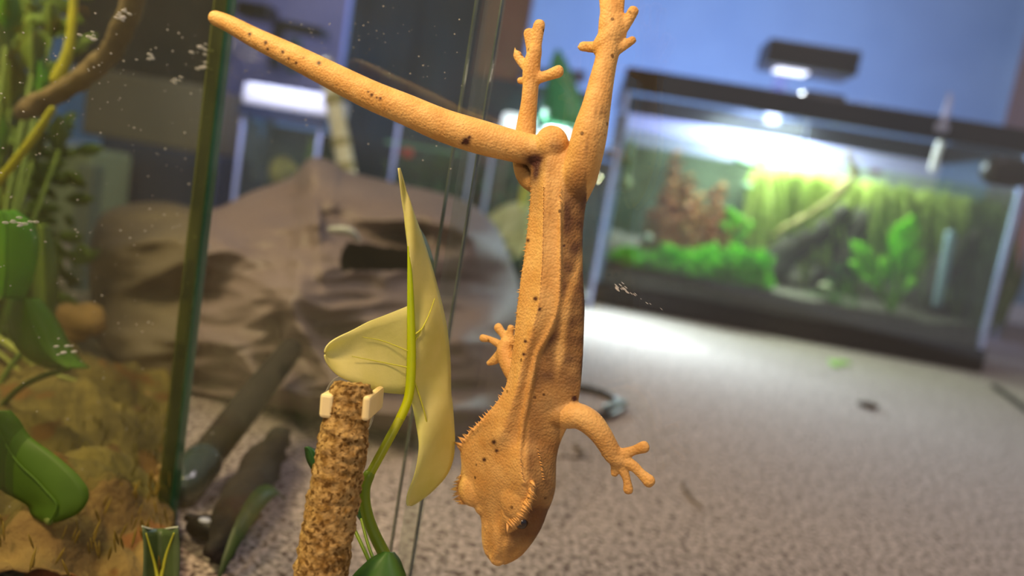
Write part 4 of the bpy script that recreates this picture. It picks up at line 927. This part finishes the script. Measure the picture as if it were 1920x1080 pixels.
# twisted pale root
pr = [(306, 862, .355, 5), (302, 878, .355, 6), (298, 896, .355, 8), (286, 912, .355, 17), (270, 928, .355, 20), (262, 940, .355, 12)]
P = [W(a, b, d_) for a, b, d_, r in pr]; mb = MB(); mb.tube(P, [pxr(p, q[3]) for p, q in zip(P, pr)], 14, 5, nz=.004, nscale=120)
P = [W(a, b, .356) for a, b in ((290, 908), (302, 918), (314, 930))]; mb.tube(P, [pxr(P[0], 8), pxr(P[0], 12), pxr(P[0], 9)], 12, 4, nz=.003, nscale=120)
tag(mb.build('pale_root', mat('pink_wood', 'c49468', 'd8a87c', 60, .8, .001, 200)), 'pinkish tan forked root on moss behind the left pane', 'root')
# branch
br = [(262, -60, .36, 27), (248, 0, .37, 27), (232, 50, .38, 26), (205, 98, .39, 25), (165, 138, .40, 24), (115, 170, .41, 24), (68, 196, .42, 23), (40, 212, .43, 19)]
P = [W(a, b, d_) for a, b, d_, r in br]; mb = MB(); mb.tube(P, [pxr(p, q[3]*.85) for p, q in zip(P, br)], 18, 7, nz=.003, nscale=60)
tag(mb.build('branch', mat('smooth_branch', '5e4a34', '8a705a', 30, .6, .0008, 200)), 'curved brown branch crossing the upper left behind the pane', 'branch')
def vst(name, pts, m_, label, cat='stem', grp=None):
    P = [W(a, b, d_) for a, b, d_, r in pts]; mb = MB(); mb.tube(P, [pxr(p, q[3]) for p, q in zip(P, pts)], 12, 6); return tag(mb.build(name, m_), label, cat, grp)
ylw = mat('yellow_stem', 'a8a028', 'c8bc38', 40, .5, trl=.3)
vst('vine', [(140, -30, .43, 8), (136, 30, .43, 8), (131, 80, .43, 9), (122, 115, .43, 11), (105, 150, .43, 12)], ylw, 'yellow green stem hanging above the branch at upper left')
vst('vine', [(98, 205, .40, 7), (72, 245, .40, 8), (40, 288, .40, 8), (5, 330, .40, 8), (-30, 365, .40, 8)], ylw, 'yellow green stem running down left below the branch')
gm1 = mat('wet_leaf', '4f8c28', '74b038', 24, .4, trl=.35); gm2 = mat('dim_leaf2', '5a7030', '7c8c40', 24, .6, trl=.3)
pst = mat('pale_grass', 'b0b060', 'c8c878', 40, .5, trl=.3)
for a, b, c_, d_ in (((-10, 630), (70, 690), (110, 755), 6), ((10, 640), (60, 680), (100, 745), 5), ((60, 690), (110, 705), (170, 722), 4), ((-10, 655), (30, 690), (60, 720), 4)):
    vst('pale_stalk', [(a[0], a[1], .40, d_), (b[0], b[1], .40, d_), (c_[0], c_[1], .40, d_*.6)], pst, 'pale straw green stalk at the left edge, %s' % {-10: 'longest', 10: 'thin middle one', 60: 'rightmost, lying flat'}.get(a[0] if a[1] != 655 else 0, 'lowest short one'), 'stalk', 'pale stalks at the left edge')
def bigleaf(outline, d_, m_, label, tilt=(0, 0), cup=.012, grp=None):
    o = pxleaf('leaf', outline, d_, m_, None, .0008, cup, 8, label, 'leaf', tilt)
    if grp: o['group'] = grp
    y9, a9, b9 = outline[-1]; q0 = W((a9+b9)/2, y9, d_); q2 = F(-70, 860); mb = MB(); mb.tube([q0, q0.lerp(q2, .5)+EZ*.012, q2], .0014, 8, 6); mb.build('leaf_stalk', gm2, o)
    mb = MB(); P = [W((a+b)/2, y, d_+tilt[0]*(y-outline[0][0])/100-.0012) for y, a, b in outline]; mb.tube(P, [pxr(p, 2) for p in P], 6, 3); mb.build('midrib', m_, o); return o
bigleaf([(770, -60, 20), (790, -60, 38), (820, -50, 58), (850, -60, 100), (875, -50, 130), (895, -25, 150), (920, 5, 166), (945, 50, 162), (965, 60, 140), (978, 80, 105)], .272, mat('broad_leaf', '466816', '547a1e', 30, .5, trl=.3), 'large dark green leaf with wet spots at the lower left edge', cup=.003)
bigleaf([(560, 20, 75), (590, 12, 100), (620, 18, 118), (650, 30, 132), (675, 55, 150), (690, 90, 168)], .34, mat('mid_leaf', '5e8a20', '74a02c', 30, .4, trl=.4), 'mid green leaf with a white glint at the left below the post')
bigleaf([(395, -20, 30), (420, -40, 62), (450, -50, 72), (480, -50, 70), (520, -45, 62), (560, -40, 45)], .33, gm1, 'bright green leaf with white wet marks at the left edge')
bigleaf([(420, 70, 90), (470, 62, 104), (520, 60, 108), (580, 66, 104), (620, 80, 96)], .40, gm2, 'dim green upright leaf behind the bright wet leaf')
for i, (x, y, s, l_) in enumerate(((10, 30, 60, 0), (60, 95, 44, 1), (20, 150, 55, 1), (95, 40, 36, 1), (-10, 250, 50, 0), (60, 260, 45, 1), (110, 250, 34, 1), (30, 350, 34, 1), (-5, 90, 50, 1), (75, 150, 35, 0))):
    d_ = .46+.012*(i % 4)
    bigleaf([(y-s, x-3, x+3), (y-s*.5, x-s*.42, x+s*.42), (y, x-s*.55, x+s*.55), (y+s*.5, x-s*.38, x+s*.38), (y+s, x-2, x+2)], d_, gm1 if l_ == 0 else gm2, 'soft green leaf of the upper left foliage, %s' % ('topmost, at the corner', 'beside the top of the vine', 'left of the vine, above the branch', 'small, top beside the vine', 'left edge below the branch', 'below the branch tip', 'small, right of the lower vine', 'lowest of all', 'left edge above the branch', 'just above the branch')[i], tilt=(random.uniform(-.02, .02), random.uniform(-.03, .03)), grp='blurred foliage leaves at upper left')
fb = MB()
for i in range(700):
    px = random.triangular(-60, 150, -10); py = random.uniform(-60, 640); p = W(px, py, random.uniform(.50, .60)); s = random.uniform(.010, .024); q = random.uniform(0, 6.28)
    fb.blade(p, p+Vector((math.cos(q), math.sin(q)*.6, random.uniform(-.6, .8)))*s, s*.45, n=3, thick=.0005)
tag(fb.build('foliage_mass', mat('foliage_dim', '4c6428', '7c9440', 12, .6, trl=.35)), 'dense dim green foliage filling the far left', 'foliage', kind='stuff')
# things further back seen through the left pane
mb = MB(); slab(mb, 172, 252, 400, 420, 1.25, .2, .006); tag(mb.build('dark_blue_bin', mat('bin_blue', '2c3656', '343f60', 6, .6), None, False), 'dark blue storage bin beyond the left pane', 'bin')
mb = MB(); slab(mb, 150, 122, 378, 250, 1.24, .18, .006); tag(mb.build('grey_brown_carton', mat('taupe_box', '6a625a', '746a60', 8, .8), None, False), 'grey brown carton on top of the dark blue bin', 'carton')
mb = MB(); slab(mb, 60, 262, 160, 430, 1.1, .1, .006); tag(mb.build('sage_panel', mat('sage', '7c8672', '8a937e', 8, .7), None, False), 'pale sage green panel at the left beyond the foliage', 'panel')
mb = MB(); q = W(116, 610, .78); mb.box(q, EX*.018, EY*.02, EZ*.17, .002); tag(mb.build('grey_post', mat('post_grey', '6c7478', rough=.6), None, False), 'thin grey post left of the brown bag', 'post')
mb = MB(); slab(mb, 120, -80, 420, 120, 1.5, .02); tag(mb.build('charcoal_board', mat('charcoal', '3c3a3c', '464446', 8, .8), None, False), 'charcoal board at the top behind the splashed pane', 'board')
